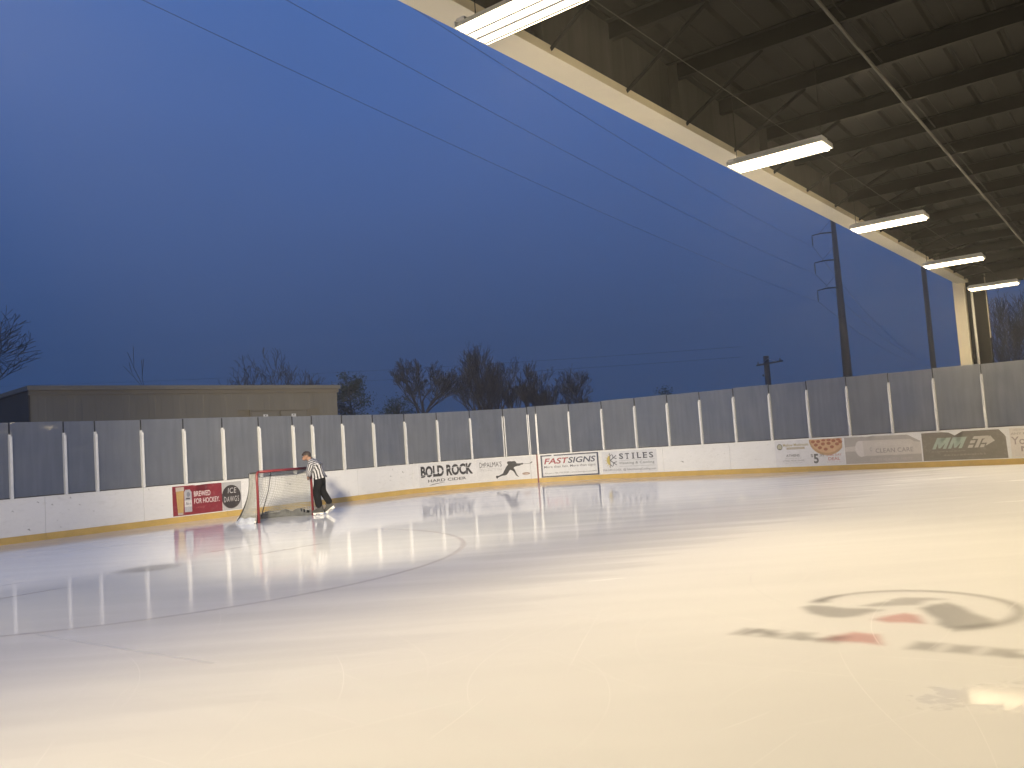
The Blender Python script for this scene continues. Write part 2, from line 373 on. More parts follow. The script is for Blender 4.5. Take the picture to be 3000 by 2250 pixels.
# skate cuts
rs = random.Random(77); vs, fs, cs = [], [], []
for k in range(150):
    near = k < 110
    x, y = (rs.uniform(-3.5, 4.0), rs.uniform(3.4, 10)) if near else (rs.uniform(-8, 10), rs.uniform(9, 20))
    if (Vector((x, y)).dot(WV)) < -20.5: continue
    h0 = rs.uniform(0, PI); kap = rs.uniform(-0.5, 0.5); L_ = rs.uniform(0.5, 3.2); w_ = rs.uniform(0.0009, 0.0022) * (1 if near else 2.2); al_ = rs.uniform(0.06, 0.24)
    b0 = len(vs); n_ = 12; bright = rs.random() < 0.94; col_ = (0.93, 0.93, 0.93) if bright else (0.55, 0.56, 0.60)
    if not bright: al_ *= 0.5
    for i in range(n_ + 1):
        h_ = h0 + kap * L_ * i / n_; 
        if i: x += math.cos(h_) * L_ / n_; y += math.sin(h_) * L_ / n_
        nx, ny = -math.sin(h_), math.cos(h_); f_ = math.sin(PI * i / n_) ** 0.5 * (0.55 + 0.45 * rs.random())
        vs += [(x - nx * w_ * f_, y - ny * w_ * f_), (x + nx * w_ * f_, y + ny * w_ * f_)]; cs += [(*col_, 1.0)] * 2
        if i: fs.append((b0 + 2 * i - 2, b0 + 2 * i, b0 + 2 * i + 1, b0 + 2 * i - 1))
o = paint_sheet('skate_cuts', vs, fs, cs, 0.0062); o['kind'] = 'stuff'

# painted emblem in the ice, right foreground (soft edged, seen through the frost)
def sdf(P, poly):
    poly = np.array(poly, float); d = np.full(len(P), 1e9); inside = np.zeros(len(P), bool)
    for i in range(len(poly)):
        a, b = poly[i], poly[(i + 1) % len(poly)]; e_ = b - a; w_ = P - a
        t_ = np.clip((w_ @ e_) / (e_ @ e_ + 1e-12), 0, 1); q_ = w_ - t_[:, None] * e_; d = np.minimum(d, np.hypot(q_[:, 0], q_[:, 1]))
        c_ = ((a[1] > P[:, 1]) != (b[1] > P[:, 1])) & (P[:, 0] < (b[0] - a[0]) * (P[:, 1] - a[1]) / (b[1] - a[1] + 1e-12) + a[0])
        inside ^= c_
    return np.where(inside, -d, d)
def arcband(cx, cy, r, a0, a1, w0, w1, n=28):
    o_, i_ = [], []
    for k in range(n + 1):
        g_ = math.radians(a0 + (a1 - a0) * k / n); w_ = w0 + (w1 - w0) * (k / n) ** 2
        o_.append((cx + (r + w_ / 2) * math.cos(g_), cy + (r + w_ / 2) * math.sin(g_))); i_.append((cx + (r - w_ / 2) * math.cos(g_), cy + (r - w_ / 2) * math.sin(g_)))
    return o_ + i_[::-1]
GREY, REDC = (0.13, 0.125, 0.125), (0.62, 0.12, 0.11)
shapes = [
    (GREY, 0.62, arcband(3.0, 6.82, 0.74, 138, -95, 0.055, 0.13)),
    (GREY, 0.50, [(2.36, 7.30), (2.44, 7.40), (2.62, 7.52), (2.70, 7.50), (2.56, 7.38), (2.52, 7.26), (2.42, 7.24)]),
    (GREY, 0.66, [(3.06, 6.80), (3.20, 6.90), (3.34, 6.93), (3.36, 6.74), (3.32, 6.52), (3.34, 6.28), (3.24, 6.12), (3.08, 6.08), (2.94, 6.14), (2.92, 6.24), (3.0, 6.40), (3.02, 6.60)]),
    (GREY, 0.62, [(2.24, 7.13), (2.34, 7.19), (2.46, 7.10), (2.55, 6.98), (2.70, 6.92), (2.77, 6.82), (2.64, 6.76), (2.52, 6.68), (2.40, 6.66), (2.30, 6.72), (2.23, 6.88)]),
    (GREY, 0.52, [(2.69, 7.03), (2.83, 7.10), (2.97, 7.14), (3.00, 7.20), (3.13, 7.24), (3.30, 7.16), (3.38, 7.06), (3.22, 7.06), (3.10, 6.92), (2.92, 6.96), (2.78, 6.97)]),
    (REDC, 0.66, [(2.58, 6.53), (2.72, 6.62), (2.88, 6.67), (2.93, 6.57), (2.85, 6.30), (2.74, 6.38), (2.64, 6.41)]),
    (REDC, 0.66, [(2.02, 6.05), (2.16, 6.14), (2.30, 6.20), (2.42, 6.08), (2.33, 5.80), (2.24, 5.90), (2.14, 5.95)])]
bx_, by_ = Vector((0.80, -0.60)), Vector((0.36, 0.52))       # lettering band
def blk(u0, u1, v0=0.0, v1=0.42, sk=0.10):
    v0, v1 = v0 * 0.78, v1 * 0.78
    o_ = Vector((1.50, 6.36)); return [tuple(o_ + bx_ * (u + sk * v) + by_ * v) for u, v in ((u0, v0), (u1, v0), (u1, v1), (u0, v1))]
for u0, u1, v0, v1 in ((-0.04, 0.10, 0, 0.46), (0.06, 0.22, 0.20, 0.46), (0.16, 0.30, 0, 0.30), (0.34, 0.48, 0, 0.46), (0.46, 0.60, 0.02, 0.22), (0.60, 0.72, -0.02, 0.42), (1.16, 1.32, 0, 0.44), (1.38, 1.54, 0, 0.42), (1.60, 1.76, 0, 0.42), (1.74, 1.92, 0, 0.20), (1.94, 2.10, 0, 0.42), (2.14, 2.30, 0, 0.42), (2.36, 2.52, 0, 0.42)):
    shapes.append((GREY, 0.58, blk(u0, u1, v0, v1)))
X0, X1, Y0, Y1, NX, NY = 1.2, 4.1, 4.6, 7.75, 150, 160
gx, gy = np.meshgrid(np.linspace(X0, X1, NX), np.linspace(Y0, Y1, NY)); P = np.stack([gx.ravel(), gy.ravel()], 1)
rgb = np.tile(np.array(GREY), (len(P), 1)); al = np.zeros(len(P))
for col, op, poly in shapes:
    k = np.clip(0.5 - sdf(P, poly) / 0.12, 0, 1); k = k * k * (3 - 2 * k) * op * 0.50
    new = al + k * (1 - al); f_ = np.where(new > 1e-6, k / np.maximum(new, 1e-6), 0)[:, None]
    rgb = rgb * (1 - f_) + np.array(col) * f_; al = new
fl = [(j * NX + i, j * NX + i + 1, (j + 1) * NX + i + 1, (j + 1) * NX + i) for j in range(NY - 1) for i in range(NX - 1)
      if max(al[j * NX + i], al[j * NX + i + 1], al[(j + 1) * NX + i], al[(j + 1) * NX + i + 1]) > 1e-4]
keep = sorted({i for q in fl for i in q}); ren = {k: i for i, k in enumerate(keep)}
paint_sheet('painted_emblem', [tuple(P[k]) for k in keep], [tuple(ren[i] for i in q) for q in fl], [(*rgb[k], al[k]) for k in keep])

# ---------------------------------------------------------------- dasher boards
boards = thing('dasher_boards', wall(17, 0), 'white rink boards with yellow kick strip and fogged glass panes around the ice', 'rink boards')
seams = [1.9, 4.35, 6.8, 9.22, 11.66, 14.10, 16.54, 18.98, 21.42, 23.86, 25.07, 25.96, 28.56, 31.0, 33.44, 35.88, 38.32, 40.76, 43.2, 45.64]
for a0, a1 in zip(seams[:-1], seams[1:]):
    p = slab(MB(), a0 + 0.003, a1 - 0.003, KH + 0.002, BH - 0.022, -0.07, 0.0).build('board_panel', M_BOARD, boards)
    slab(MB(), a0 + 0.002, a1 - 0.002, 0.0, KH, -0.06, 0.012).build('kick_plate', M_KICK, p)
    slab(MB(), a0, a1, BH - 0.022, BH, -0.12, 0.008).build('cap_rail', M_STAN, p)
    slab(MB(), a0 + 0.001, a1 - 0.001, BH + 0.0005, BH + 0.022, -0.075, -0.02).build('glass_seal', M_RAIL, p)
stan = [2.4, 3.62, 4.84, 6.06, 7.28, 8.49, 9.71, 10.47, 11.67, 12.87, 14.07, 15.28, 16.50, 17.24, 18.46, 19.80, 21.22, 22.55, 23.83, 25.07, 25.97, 26.28, 27.49, 28.73, 30.03, 31.31, 32.52, 33.72, 34.92, 36.12, 37.32, 38.52, 39.72, 40.94, 42.16, 43.38, 44.60]
def stan_mesh(w_):
    mb = MB(); mb.aabb(-w_ / 2, w_ / 2, -0.018, 0.018, 0, WH - BH); mb.aabb(-w_ * 0.32, w_ * 0.32, 0.018, 0.024, 0.02, WH - BH - 0.02)
    mb.aabb(-w_ / 2, w_ / 2, -0.075, -0.05, 0, WH - BH - 0.05)
    me = bpy.data.meshes.new('stanchion'); me.from_pydata(mb.v, [], mb.f); me.materials.append(M_STAN); return me
ME_ST, ME_ST2 = stan_mesh(0.062), stan_mesh(0.035)
mb = MB(); mb.aabb(-0.011, 0.011, -0.02, 0.004, 0, GH - WH - 0.01)
ME_UP = bpy.data.meshes.new('stanchion_tip'); ME_UP.from_pydata(mb.v, [], mb.f); ME_UP.materials.append(M_GAP)
rs = random.Random(5)
for i, a in enumerate(stan):
    p = wall(a, BH, -0.022); rz = wall_rz(a)
    if abs(a - 25.07) < 0.01:
        for d in (-0.035, 0.035): s_ = inst('stanchion', ME_ST2, boards, wall(a + d, BH, -0.022), rz)
        slab(MB(), a - 0.016, a + 0.016, BH + 0.03, GH, -0.05, -0.03).build('gate_gap', M_GAP, boards)
    elif abs(a - 25.97) < 0.01:
        for d in (-0.02, 0.035): s_ = inst('stanchion', ME_ST2, boards, wall(a + d, BH, -0.022), rz)
        slab(MB(), a - 0.022, a + 0.012, WH, GH, -0.05, -0.03).build('gate_gap', M_GAP, boards)
    else: s_ = inst('stanchion', ME_ST, boards, p, rz)
    inst('stanchion_tip', ME_UP, boards, wall(a, WH, -0.035), rz)
for a0, a1 in zip(stan[:-1], stan[1:]):
    p0, p1 = wall(a0 + 0.008, 0, -0.047), wall(a1 - 0.008, 0, -0.047); L_ = (p1 - p0).length
    mb = MB(); gh = GH - BH - 0.004 + rs.uniform(-0.012, 0.012)
    mb.aabb(-L_ / 2, L_ / 2, -0.006, 0.006, 0, gh)
    me = bpy.data.meshes.new('glass_pane'); me.from_pydata(mb.v, [], mb.f); me.materials.append(M_GLASS)
    d = p1 - p0; o = inst('glass_pane', me, boards, ((p0 + p1) / 2) + Vector((0, 0, BH + 0.004)), math.atan2(d.y, d.x))
    o.rotation_euler = (rs.uniform(-0.0015, 0.0015), 0, math.atan2(d.y, d.x) + rs.uniform(-0.003, 0.003))
slab(MB(), 26.185, 26.245, 0.0, BH - 0.001, -0.01, 0.015).build('goal_line_stripe', M_RED, boards)

# ---------------------------------------------------------------- flat print on the boards
def pmat(col):
    k = 'print_%02x%02x%02x' % tuple(int(255 * c) for c in col)
    return mat(k, col, 0.5, 0.06, 6.0, dirt=(tuple(min(1, c * 0.5 + 0.25) for c in col), 9.0, 0.30))
class Print:
    """flat shapes in (a, z), mapped onto the boards at a small offset"""
    def __init__(self): self.bm = bmesh.new()
    def poly(self, pts):
        vs = [self.bm.verts.new((x, y, 0)) for x, y in pts]
        try: f = self.bm.faces.new(vs); bmesh.ops.triangulate(self.bm, faces=[f])
        except ValueError: pass
        return self
    def rect(self, a0, a1, z0, z1): return self.poly([(a0, z0), (a1, z0), (a1, z1), (a0, z1)])
    def ell(self, a, z, ra, rz_, n=28, g0=0, g1=360):
        full = abs(g1 - g0) >= 360; m_ = n if full else n + 1
        return self.poly([(a + ra * math.cos(math.radians(g0 + (g1 - g0) * i / n)), z + rz_ * math.sin(math.radians(g0 + (g1 - g0) * i / n))) for i in range(m_)])
    def stroke(self, pts, w_):
        for (x0, y0), (x1, y1) in zip(pts[:-1], pts[1:]):
            l_ = math.hypot(x1 - x0, y1 - y0) or 1; nx, ny = -(y1 - y0) / l_ * w_ / 2, (x1 - x0) / l_ * w_ / 2
            self.poly([(x0 + nx, y0 + ny), (x0 - nx, y0 - ny), (x1 - nx, y1 - ny), (x1 + nx, y1 + ny)])
        return self
    def text(self, s, a0, a1, z0, z1, bold=0.0, shear=0.0, space=1.0, jitter=0.0):
        cu = bpy.data.curves.new('t', 'FONT'); cu.body = s; cu.offset = bold; cu.shear = shear; cu.space_character = space; cu.resolution_u = 3; cu.fill_mode = 'FRONT'
        ob = bpy.data.objects.new('t', cu); me = bpy.data.meshes.new_from_object(ob)
        co = [v.co.copy() for v in me.vertices]
        if co:
            x0, x1, y0, y1 = min(c.x for c in co), max(c.x for c in co), min(c.y for c in co), max(c.y for c in co)
            vs = [self.bm.verts.new((a0 + (c.x - x0) / (x1 - x0) * (a1 - a0), z0 + (c.y - y0) / (y1 - y0) * (z1 - z0) + jitter * math.sin(c.x * 9), 0)) for c in co]
            for p in me.polygons:
                try: self.bm.faces.new([vs[i] for i in p.vertices])
                except ValueError: pass
        bpy.data.objects.remove(ob); bpy.data.curves.remove(cu); bpy.data.meshes.remove(me); return self
    def scribble(self, a0, a1, z0, z1, seed=1):
        # a line of print too small to read: word-shaped strokes
        r_ = random.Random(seed); x = a0
        while x < a1 - 0.01:
            w_ = min(r_.uniform(0.03, 0.10), a1 - x); y0 = z0 + (z1 - z0) * 0.15; k = x
            while k < x + w_ - 0.006:
                self.rect(k, k + 0.006, y0, z1 - (z1 - z0) * r_.choice((0, 0.25, 0.3))); k += 0.012
            x += w_ + 0.022
        return self
    def build(self, name, col, parent, off, thick=0.0):
        bm = self.bm
        xs = [v.co.x for v in bm.verts]
        if not xs: return
        lo, hi = min(xs), max(xs)
        if hi > A1 and lo < A2:
            x = math.ceil(lo / 0.12) * 0.12
            while x < hi:
                bmesh.ops.bisect_plane(bm, geom=bm.verts[:] + bm.edges[:] + bm.faces[:], plane_co=(x, 0, 0), plane_no=(1, 0, 0)); x += 0.12
        bmesh.ops.recalc_face_normals(bm, faces=bm.faces)
        o0 = origin(parent); me = bpy.data.meshes.new(name)
        for v in bm.verts: v.co = wall(v.co.x, v.co.y, off) - o0
        if thick:
            r_ = bmesh.ops.extrude_face_region(bm, geom=bm.faces[:])
        bm.to_mesh(me); bm.free(); me.materials.append(pmat(col))
        o = bpy.data.objects.new(name, me); C.objects.link(o); o.parent = parent; ORI[o.name] = o0
        if name in ('small_lettering', 'small_script', 'ribbon_lettering'): o['kind'] = 'stuff'
        return o
def sign(a0, a1, label):
    return thing('advertising_sign', wall((a0 + a1) / 2, 0.17, 0.003), label, 'sign', 'advertising panels on the rink boards')
def backing(p, a0, a1, z0, z1, col, name='backing'):
    return slab(MB(), a0, a1, z0, z1, 0.0008, 0.0035, 0.15).build(name, pmat(col), p)
O1, O2, O3, O4 = 0.0048, 0.0060, 0.0072, 0.0084
WHITE = (0.72, 0.72, 0.72); INK = (0.035, 0.034, 0.035)

s = sign(12.46, 13.96, 'dark red beer panel reading BREWED FOR HOCKEY left of the goal')
Print().poly([(12.46, 0.18), (13.955, 0.18), (13.955, 0.965), (13.51, 0.97), (13.51, 0.80), (13.14, 0.80), (13.16, 0.86), (13.20, 0.89), (13.15, 0.955), (13.05, 0.97), (12.46, 0.97)]).build('backing', (0.23, 0.022, 0.032), s, 0.0036)
Print().poly([(12.60, 0.22), (12.76, 0.22), (12.80, 0.92), (12.56, 0.92)]).build('beer_glass', (0.50, 0.33, 0.12), s, O1)
Print().poly([(12.557, 0.83), (12.80, 0.84), (12.80, 0.94), (12.555, 0.94)]).build('foam', (0.50, 0.44, 0.38), s, O2)
Print().poly([(12.60, 0.20), (12.75, 0.20), (12.75, 0.26), (12.60, 0.26)]).build('glass_foot', (0.45, 0.38, 0.33), s, O2)
Print().poly([(12.80, 0.26), (13.02, 0.26), (13.02, 0.78), (12.97, 0.86), (12.84, 0.86), (12.80, 0.80)]).build('can', (0.40, 0.40, 0.43), s, O3)
Print().rect(12.80, 13.02, 0.40, 0.57).build('can_label', (0.60, 0.58, 0.57), s, O4)
Print().stroke([(12.84, 0.45), (12.87, 0.53), (12.88, 0.45)], 0.012).scribble(12.89, 13.0, 0.445, 0.51, 3).build('script', (0.12, 0.12, 0.14), s, 0.0096)
Print().poly([(12.83, 0.60), (12.98, 0.60), (12.95, 0.64), (12.86, 0.64)]).build('can_band', (0.10, 0.09, 0.10), s, O4)
Print().ell(12.92, 0.73, 0.05, 0.07, 12).build('can_emblem', (0.22, 0.23, 0.27), s, O4)
Print().text('BREWED', 13.09, 13.59, 0.655, 0.795, 0.008).build('lettering', (0.68, 0.62, 0.61), s, O2)
Print().text('FOR HOCKEY.', 13.09, 13.87, 0.46, 0.60, 0.008).build('lettering', (0.68, 0.62, 0.61), s, O2)
Print().stroke([(13.10, 0.34), (13.18, 0.365), (13.45, 0.385)], 0.006).scribble(13.13, 13.40, 0.325, 0.365, 4).build('small_script', (0.36, 0.10, 0.11), s, O2)
s = sign(13.965, 14.58, 'grey panel with black puck lettered ICE DAWGS beside the goal')
backing(s, 13.965, 14.58, 0.18, 0.965, (0.42, 0.42, 0.42))
Print().ell(14.25, 0.56, 0.305, 0.32, 36).build('puck', (0.045, 0.038, 0.037), s, O1)
Print().ell(14.25, 0.50, 0.305, 0.28, 36, 180, 360).build('puck_edge', (0.10, 0.085, 0.082), s, 0.0042)
Print().text('ICE', 14.14, 14.42, 0.65, 0.80, 0.0, 0.15, 1.1).build('lettering', (0.52, 0.50, 0.49), s, O2)
Print().text('DAWGS', 14.01, 14.49, 0.41, 0.56, 0.0, 0.05, 1.25).build('lettering', (0.52, 0.50, 0.49), s, O2)

s = sign(21.69, 23.94, 'white panel with heavy black BOLD ROCK HARD CIDER lettering')
backing(s, 21.69, 23.94, 0.18, 0.985, (0.68, 0.68, 0.68))
Print().text('BOLD', 21.77, 22.70, 0.50, 0.90, 0.045).build('lettering', INK, s, O1)
Print().text('ROCK', 22.80, 23.82, 0.50, 0.90, 0.045).build('lettering', INK, s, O1)
Print().stroke([(21.76, 0.56), (22.2, 0.60), (22.55, 0.66), (22.85, 0.76), (23.2, 0.80), (23.55, 0.76), (23.84, 0.70)], 0.016).build('crack_line', (0.66, 0.66, 0.66), s, O2)
Print().text('HARD CIDER', 22.05, 23.55, 0.32, 0.42, 0.012).build('lettering', INK, s, O1)
Print().poly([(22.07, 0.21), (22.2, 0.245), (22.4, 0.27), (22.6, 0.285), (22.76, 0.287), (22.6, 0.272), (22.4, 0.252), (22.2, 0.225)]).build('underline', INK, s, O1)

s = sign(23.95, 26.15, "white cafe panel reading DePALMA'S with black hockey player shape")
backing(s, 23.95, 25.06, 0.18, 0.985, (0.66, 0.66, 0.66)); backing(s, 25.08, 25.95, 0.18, 0.985, (0.67, 0.67, 0.67)); backing(s, 25.97, 26.15, 0.18, 0.985, (0.67, 0.67, 0.67))
Print().text('D', 24.08, 24.17, 0.68, 0.87).text('e', 24.185, 24.25, 0.74, 0.84, 0.008).text("PALMA'S", 24.265, 24.90, 0.68, 0.87).stroke([(24.185, 0.70), (24.25, 0.70)], 0.012).build('lettering', INK, s, O1)
Print().stroke([(24.07, 0.625), (24.92, 0.625)], 0.006).build('rule', (0.3, 0.3, 0.3), s, O1)
Print().text('ITALIAN  CAFE', 24.08, 24.90, 0.55, 0.59, 0.0, 0, 1.3).build('lettering', (0.28, 0.28, 0.28), s, O1)
Print().poly([(25.10, 0.80), (25.13, 0.845), (25.20, 0.85), (25.28, 0.835), (25.34, 0.845), (25.40, 0.84), (25.44, 0.80), (25.45, 0.755), (25.55, 0.745), (25.62, 0.745), (25.66, 0.76), (25.69, 0.745), (25.70, 0.71), (25.66, 0.69), (25.62, 0.695), (25.56, 0.66), (25.46, 0.655), (25.38, 0.63), (25.33, 0.60), (25.37, 0.54), (25.41, 0.44), (25.44, 0.36), (25.49, 0.29), (25.51, 0.25), (25.47, 0.265), (25.40, 0.32), (25.36, 0.41), (25.30, 0.49), (25.21, 0.535), (25.17, 0.50), (25.12, 0.42), (25.06, 0.36), (25.00, 0.345), (24.88, 0.335), (24.78, 0.30), (24.74, 0.28), (24.72, 0.25), (24.68, 0.26), (24.66, 0.31), (24.67, 0.35), (24.71, 0.355), (24.76, 0.345), (24.85, 0.385), (24.93, 0.42), (24.97, 0.50), (25.02, 0.58), (25.07, 0.66), (25.14, 0.735), (25.11, 0.77)]).build('player_shape', INK, s, O1)
Print().stroke([(25.69, 0.722), (25.94, 0.72)], 0.012).poly([(25.93, 0.714), (25.97, 0.715), (26.04, 0.765), (26.02, 0.79), (25.96, 0.745)]).build('stick_shape', INK, s, O2)
Print().ell(25.78, 0.36, 0.145, 0.05, 24).build('ball_shape', (0.33, 0.24, 0.19), s, O1)
Print().ell(25.80, 0.345, 0.07, 0.025, 16).build('ball_mark', (0.50, 0.40, 0.33), s, O2)

s = sign(26.34, 28.49, 'white panel in dark blue frame reading FASTSIGNS in red and blue')
backing(s, 26.34, 28.49, 0.165, 0.975, (0.66, 0.67, 0.68)); NAVY = (0.045, 0.05, 0.085)
Print().rect(26.34, 26.75, 0.93, 0.975).rect(26.83, 28.49, 0.93, 0.975).rect(26.34, 28.49, 0.165, 0.21).rect(26.34, 26.40, 0.21, 0.93).rect(28.43, 28.49, 0.21, 0.93).build('frame_line', NAVY, s, O1)
Print().text('FAST', 26.46, 27.37, 0.64, 0.85, 0.02, 0.22).build('lettering', (0.30, 0.03, 0.045), s, O1)
Print().text('SIGNS', 27.34, 28.38, 0.64, 0.85, 0.02, 0.22).build('lettering', NAVY, s, O1)
Print().text('More than fast. More than signs', 26.45, 28.36, 0.47, 0.585, 0.004).build('lettering', (0.09, 0.09, 0.11), s, O1)
Print().text('Athens | 706.433.0200 | www.fastsigns.com/440', 26.45, 28.38, 0.265, 0.335).build('small_lettering', (0.13, 0.13, 0.15), s, O1)

s = sign(28.63, 30.77, 'pale panel reading STILES Heating and Cooling with half sun half snowflake')
backing(s, 28.63, 30.77, 0.18, 0.96, (0.62, 0.63, 0.65)); BL = (0.06, 0.065, 0.085)
Print().ell(28.915, 0.64, 0.115, 0.17, 20, 90, 270).build('half_sun', (0.50, 0.40, 0.10), s, O1)
pr = Print()
for k in range(7):
    g_ = math.radians(100 + 160 * k / 6); ca_, sa_ = math.cos(g_), math.sin(g_)
    pr.poly([(28.915 + 0.135 * math.cos(g_ - 0.13), 0.64 + 0.20 * math.sin(g_ - 0.13)), (28.915 + 0.19 * ca_, 0.64 + 0.26 * sa_), (28.915 + 0.135 * math.cos(g_ + 0.13), 0.64 + 0.20 * math.sin(g_ + 0.13))])
pr.build('sun_rays', (0.50, 0.42, 0.22), s, O1)
pr = Print().stroke([(28.925, 0.37), (28.925, 0.90)], 0.018)
for sg_ in (1, -1):
    pr.stroke([(28.93, 0.64), (29.17, 0.64 + sg_ * 0.17)], 0.028).stroke([(29.04, 0.64 + sg_ * 0.078), (29.04, 0.64 + sg_ * 0.20)], 0.026).stroke([(29.06, 0.64 + sg_ * 0.09), (29.18, 0.64 + sg_ * 0.05)], 0.026).stroke([(28.93, 0.64 + sg_ * 0.15), (29.01, 0.64 + sg_ * 0.22)], 0.022)
pr.build('half_snowflake', BL, s, O1)
pr = Print(); wd_ = (30.68 - 29.25) / 6
for k, ch in enumerate('STILES'):
    x0 = 29.25 + k * wd_ + 0.03; x1 = x0 + wd_ - 0.075
    if ch == 'I':
        pr.rect(x0 + 0.055, x1 - 0.055, 0.68, 0.87).rect(x0 + 0.02, x1 - 0.02, 0.665, 0.685).rect(x0 + 0.02, x1 - 0.02, 0.855, 0.875)
    else: pr.text(ch, x0, x1, 0.67, 0.87, 0.02)
    if ch == 'T': pr.rect(x0 + 0.035, x1 - 0.035, 0.664, 0.684)
    if ch == 'L': pr.rect(x0 - 0.02, x0 + 0.07, 0.857, 0.877)
    if ch == 'E': pr.rect(x0 - 0.02, x0 + 0.04, 0.857, 0.877).rect(x0 - 0.02, x0 + 0.04, 0.664, 0.684)
pr.build('lettering', BL, s, O1)
Print().stroke([(29.27, 0.62), (30.68, 0.62)], 0.008).stroke([(29.27, 0.41), (30.68, 0.41)], 0.008).build('rule', (0.25, 0.27, 0.28), s, O1)
Print().text('Heating & Cooling', 29.29, 30.66, 0.46, 0.575, 0.008, 0, 1.1).build('lettering', (0.14, 0.16, 0.17), s, O1)
Print().text('706-549-COOL  @ StilesHeatingCooling.com', 28.63, 30.70, 0.245, 0.335, 0.004).build('small_lettering', (0.14, 0.14, 0.16), s, O1)

s = sign(34.97, 37.09, 'white pizza panel with half pepperoni pizza and $5.99 price')
backing(s, 34.97, 37.09, 0.175, 0.975, (0.66, 0.66, 0.67))
Print().ell(35.125, 0.79, 0.088, 0.095, 28).build('round_emblem', (0.10, 0.105, 0.075), s, O1)
Print().ell(35.125, 0.79, 0.070, 0.077, 24).build('emblem_field', (0.42, 0.41, 0.31), s, O2)
Print().ell(35.125, 0.72, 0.035, 0.018, 12).build('emblem_foot', (0.15, 0.15, 0.11), s, O3)
Print().text('Mellow Mushroom', 35.235, 36.03, 0.795, 0.885, 0.02).build('lettering', (0.40, 0.34, 0.17), s, O1)
Print().rect(35.34, 35.91, 0.70, 0.765).build('ribbon', (0.42, 0.37, 0.28), s, O1)
Print().scribble(35.40, 35.85, 0.712, 0.752, 5).build('ribbon_lettering', (0.60, 0.57, 0.50), s, O2)
Print().text('ATHENS', 35.31, 35.73, 0.475, 0.55, 0.015).build('lettering', (0.14, 0.14, 0.14), s, O1)
Print().scribble(35.27, 35.80, 0.40, 0.445, 6).scribble(35.27, 35.80, 0.265, 0.30, 7).build('small_lettering', (0.45, 0.45, 0.45), s, O1)
Print().text('(706) 826-2600', 35.20, 35.86, 0.315, 0.375).build('small_lettering', (0.28, 0.28, 0.28), s, O1)
cx_, cz_ = 36.60, 0.975
Print().poly([(36.06, 0.972)] + [(min(37.05, cx_ + 0.545 * math.cos(g_)), cz_ + 0.50 * math.sin(g_)) for g_ in [math.radians(180 + 180 * i / 30) for i in range(1, 30)]] + [(37.05, 0.80), (37.05, 0.972)]).build('pizza_crust', (0.46, 0.30, 0.16), s, O1)
Print().poly([(36.12, 0.971)] + [(min(37.05, cx_ + 0.49 * math.cos(g_)), cz_ + 0.43 * math.sin(g_)) for g_ in [math.radians(180 + 180 * i / 30) for i in range(1, 30)]] + [(37.05, 0.86), (37.05, 0.971)]).build('pizza_cheese', (0.58, 0.38, 0.22), s, O2)
pr = Print()
for a_, z_ in ((36.18, 0.90), (36.34, 0.90), (36.50, 0.94), (36.66, 0.95), (36.80, 0.90), (36.94, 0.95), (36.26, 0.80), (36.48, 0.82), (36.65, 0.83), (36.38, 0.71), (36.55, 0.66), (36.74, 0.72), (36.90, 0.80), (37.0, 0.86), (36.72, 0.62)):
    if z_ > 0.63: pr.ell(a_, min(z_, 0.93), 0.062, 0.048 if z_ < 0.93 else 0.036, 14)
pr.build('pepperoni', (0.34, 0.13, 0.065), s, O3)
Print().text('$', 36.075, 36.15, 0.425, 0.53).text('.99', 36.33, 36.48, 0.43, 0.53, 0.005).build('price_lettering', (0.17, 0.17, 0.16), s, O1)
Print().text('5', 36.16, 36.31, 0.24, 0.53, 0.03).build('price_lettering', (0.12, 0.12, 0.11), s, O1)
Print().text('GAME DAY', 36.53, 37.00, 0.445, 0.51, 0.01).text('DEAL', 36.60, 36.95, 0.315, 0.41, 0.02).build('lettering', (0.48, 0.22, 0.19), s, O1)
Print().scribble(36.55, 37.02, 0.245, 0.28, 8).build('small_lettering', (0.50, 0.44, 0.43), s, O1)

s = sign(37.11, 39.25, 'torn grey panel reading CLEAN CARE with white roller shape')
Print().poly([(37.115, 0.18), (39.225, 0.18), (39.235, 0.60), (39.23, 0.76), (38.92, 0.945), (38.88, 0.962), (37.90, 0.972), (37.90, 0.87), (37.76, 0.955), (37.64, 0.972), (37.12, 0.972)]).build('backing', (0.40, 0.375, 0.35), s, 0.0036)
Print().poly([(37.42, 0.70), (37.46, 0.80), (37.52, 0.845), (37.62, 0.85), (38.96, 0.835), (39.06, 0.76), (39.23, 0.735), (39.235, 0.40), (37.70, 0.395), (37.56, 0.375), (37.48, 0.43), (37.42, 0.545), (37.12, 0.55), (37.12, 0.68)]).build('roller_shape', (0.56, 0.53, 0.49), s, O1)
Print().poly([(37.42, 0.68), (37.46, 0.80), (37.52, 0.845), (37.64, 0.85), (37.66, 0.39), (37.56, 0.375), (37.48, 0.43), (37.42, 0.545)]).build('roller_end', (0.64, 0.61, 0.58), s, O2)
Print().text('CLEAN CARE', 37.99, 39.02, 0.475, 0.60).text('C', 37.83, 37.89, 0.53, 0.64).build('lettering', (0.24, 0.22, 0.21), s, O2)
Print().text('CERTIFIED', 37.99, 38.90, 0.68, 0.79).build('faded_lettering', (0.61, 0.585, 0.545), s, O2)
Print().text('CLEAN. HEALTHY. HAPPY', 37.82, 38.98, 0.235, 0.325).build('faded_lettering', (0.50, 0.46, 0.44), s, O1)

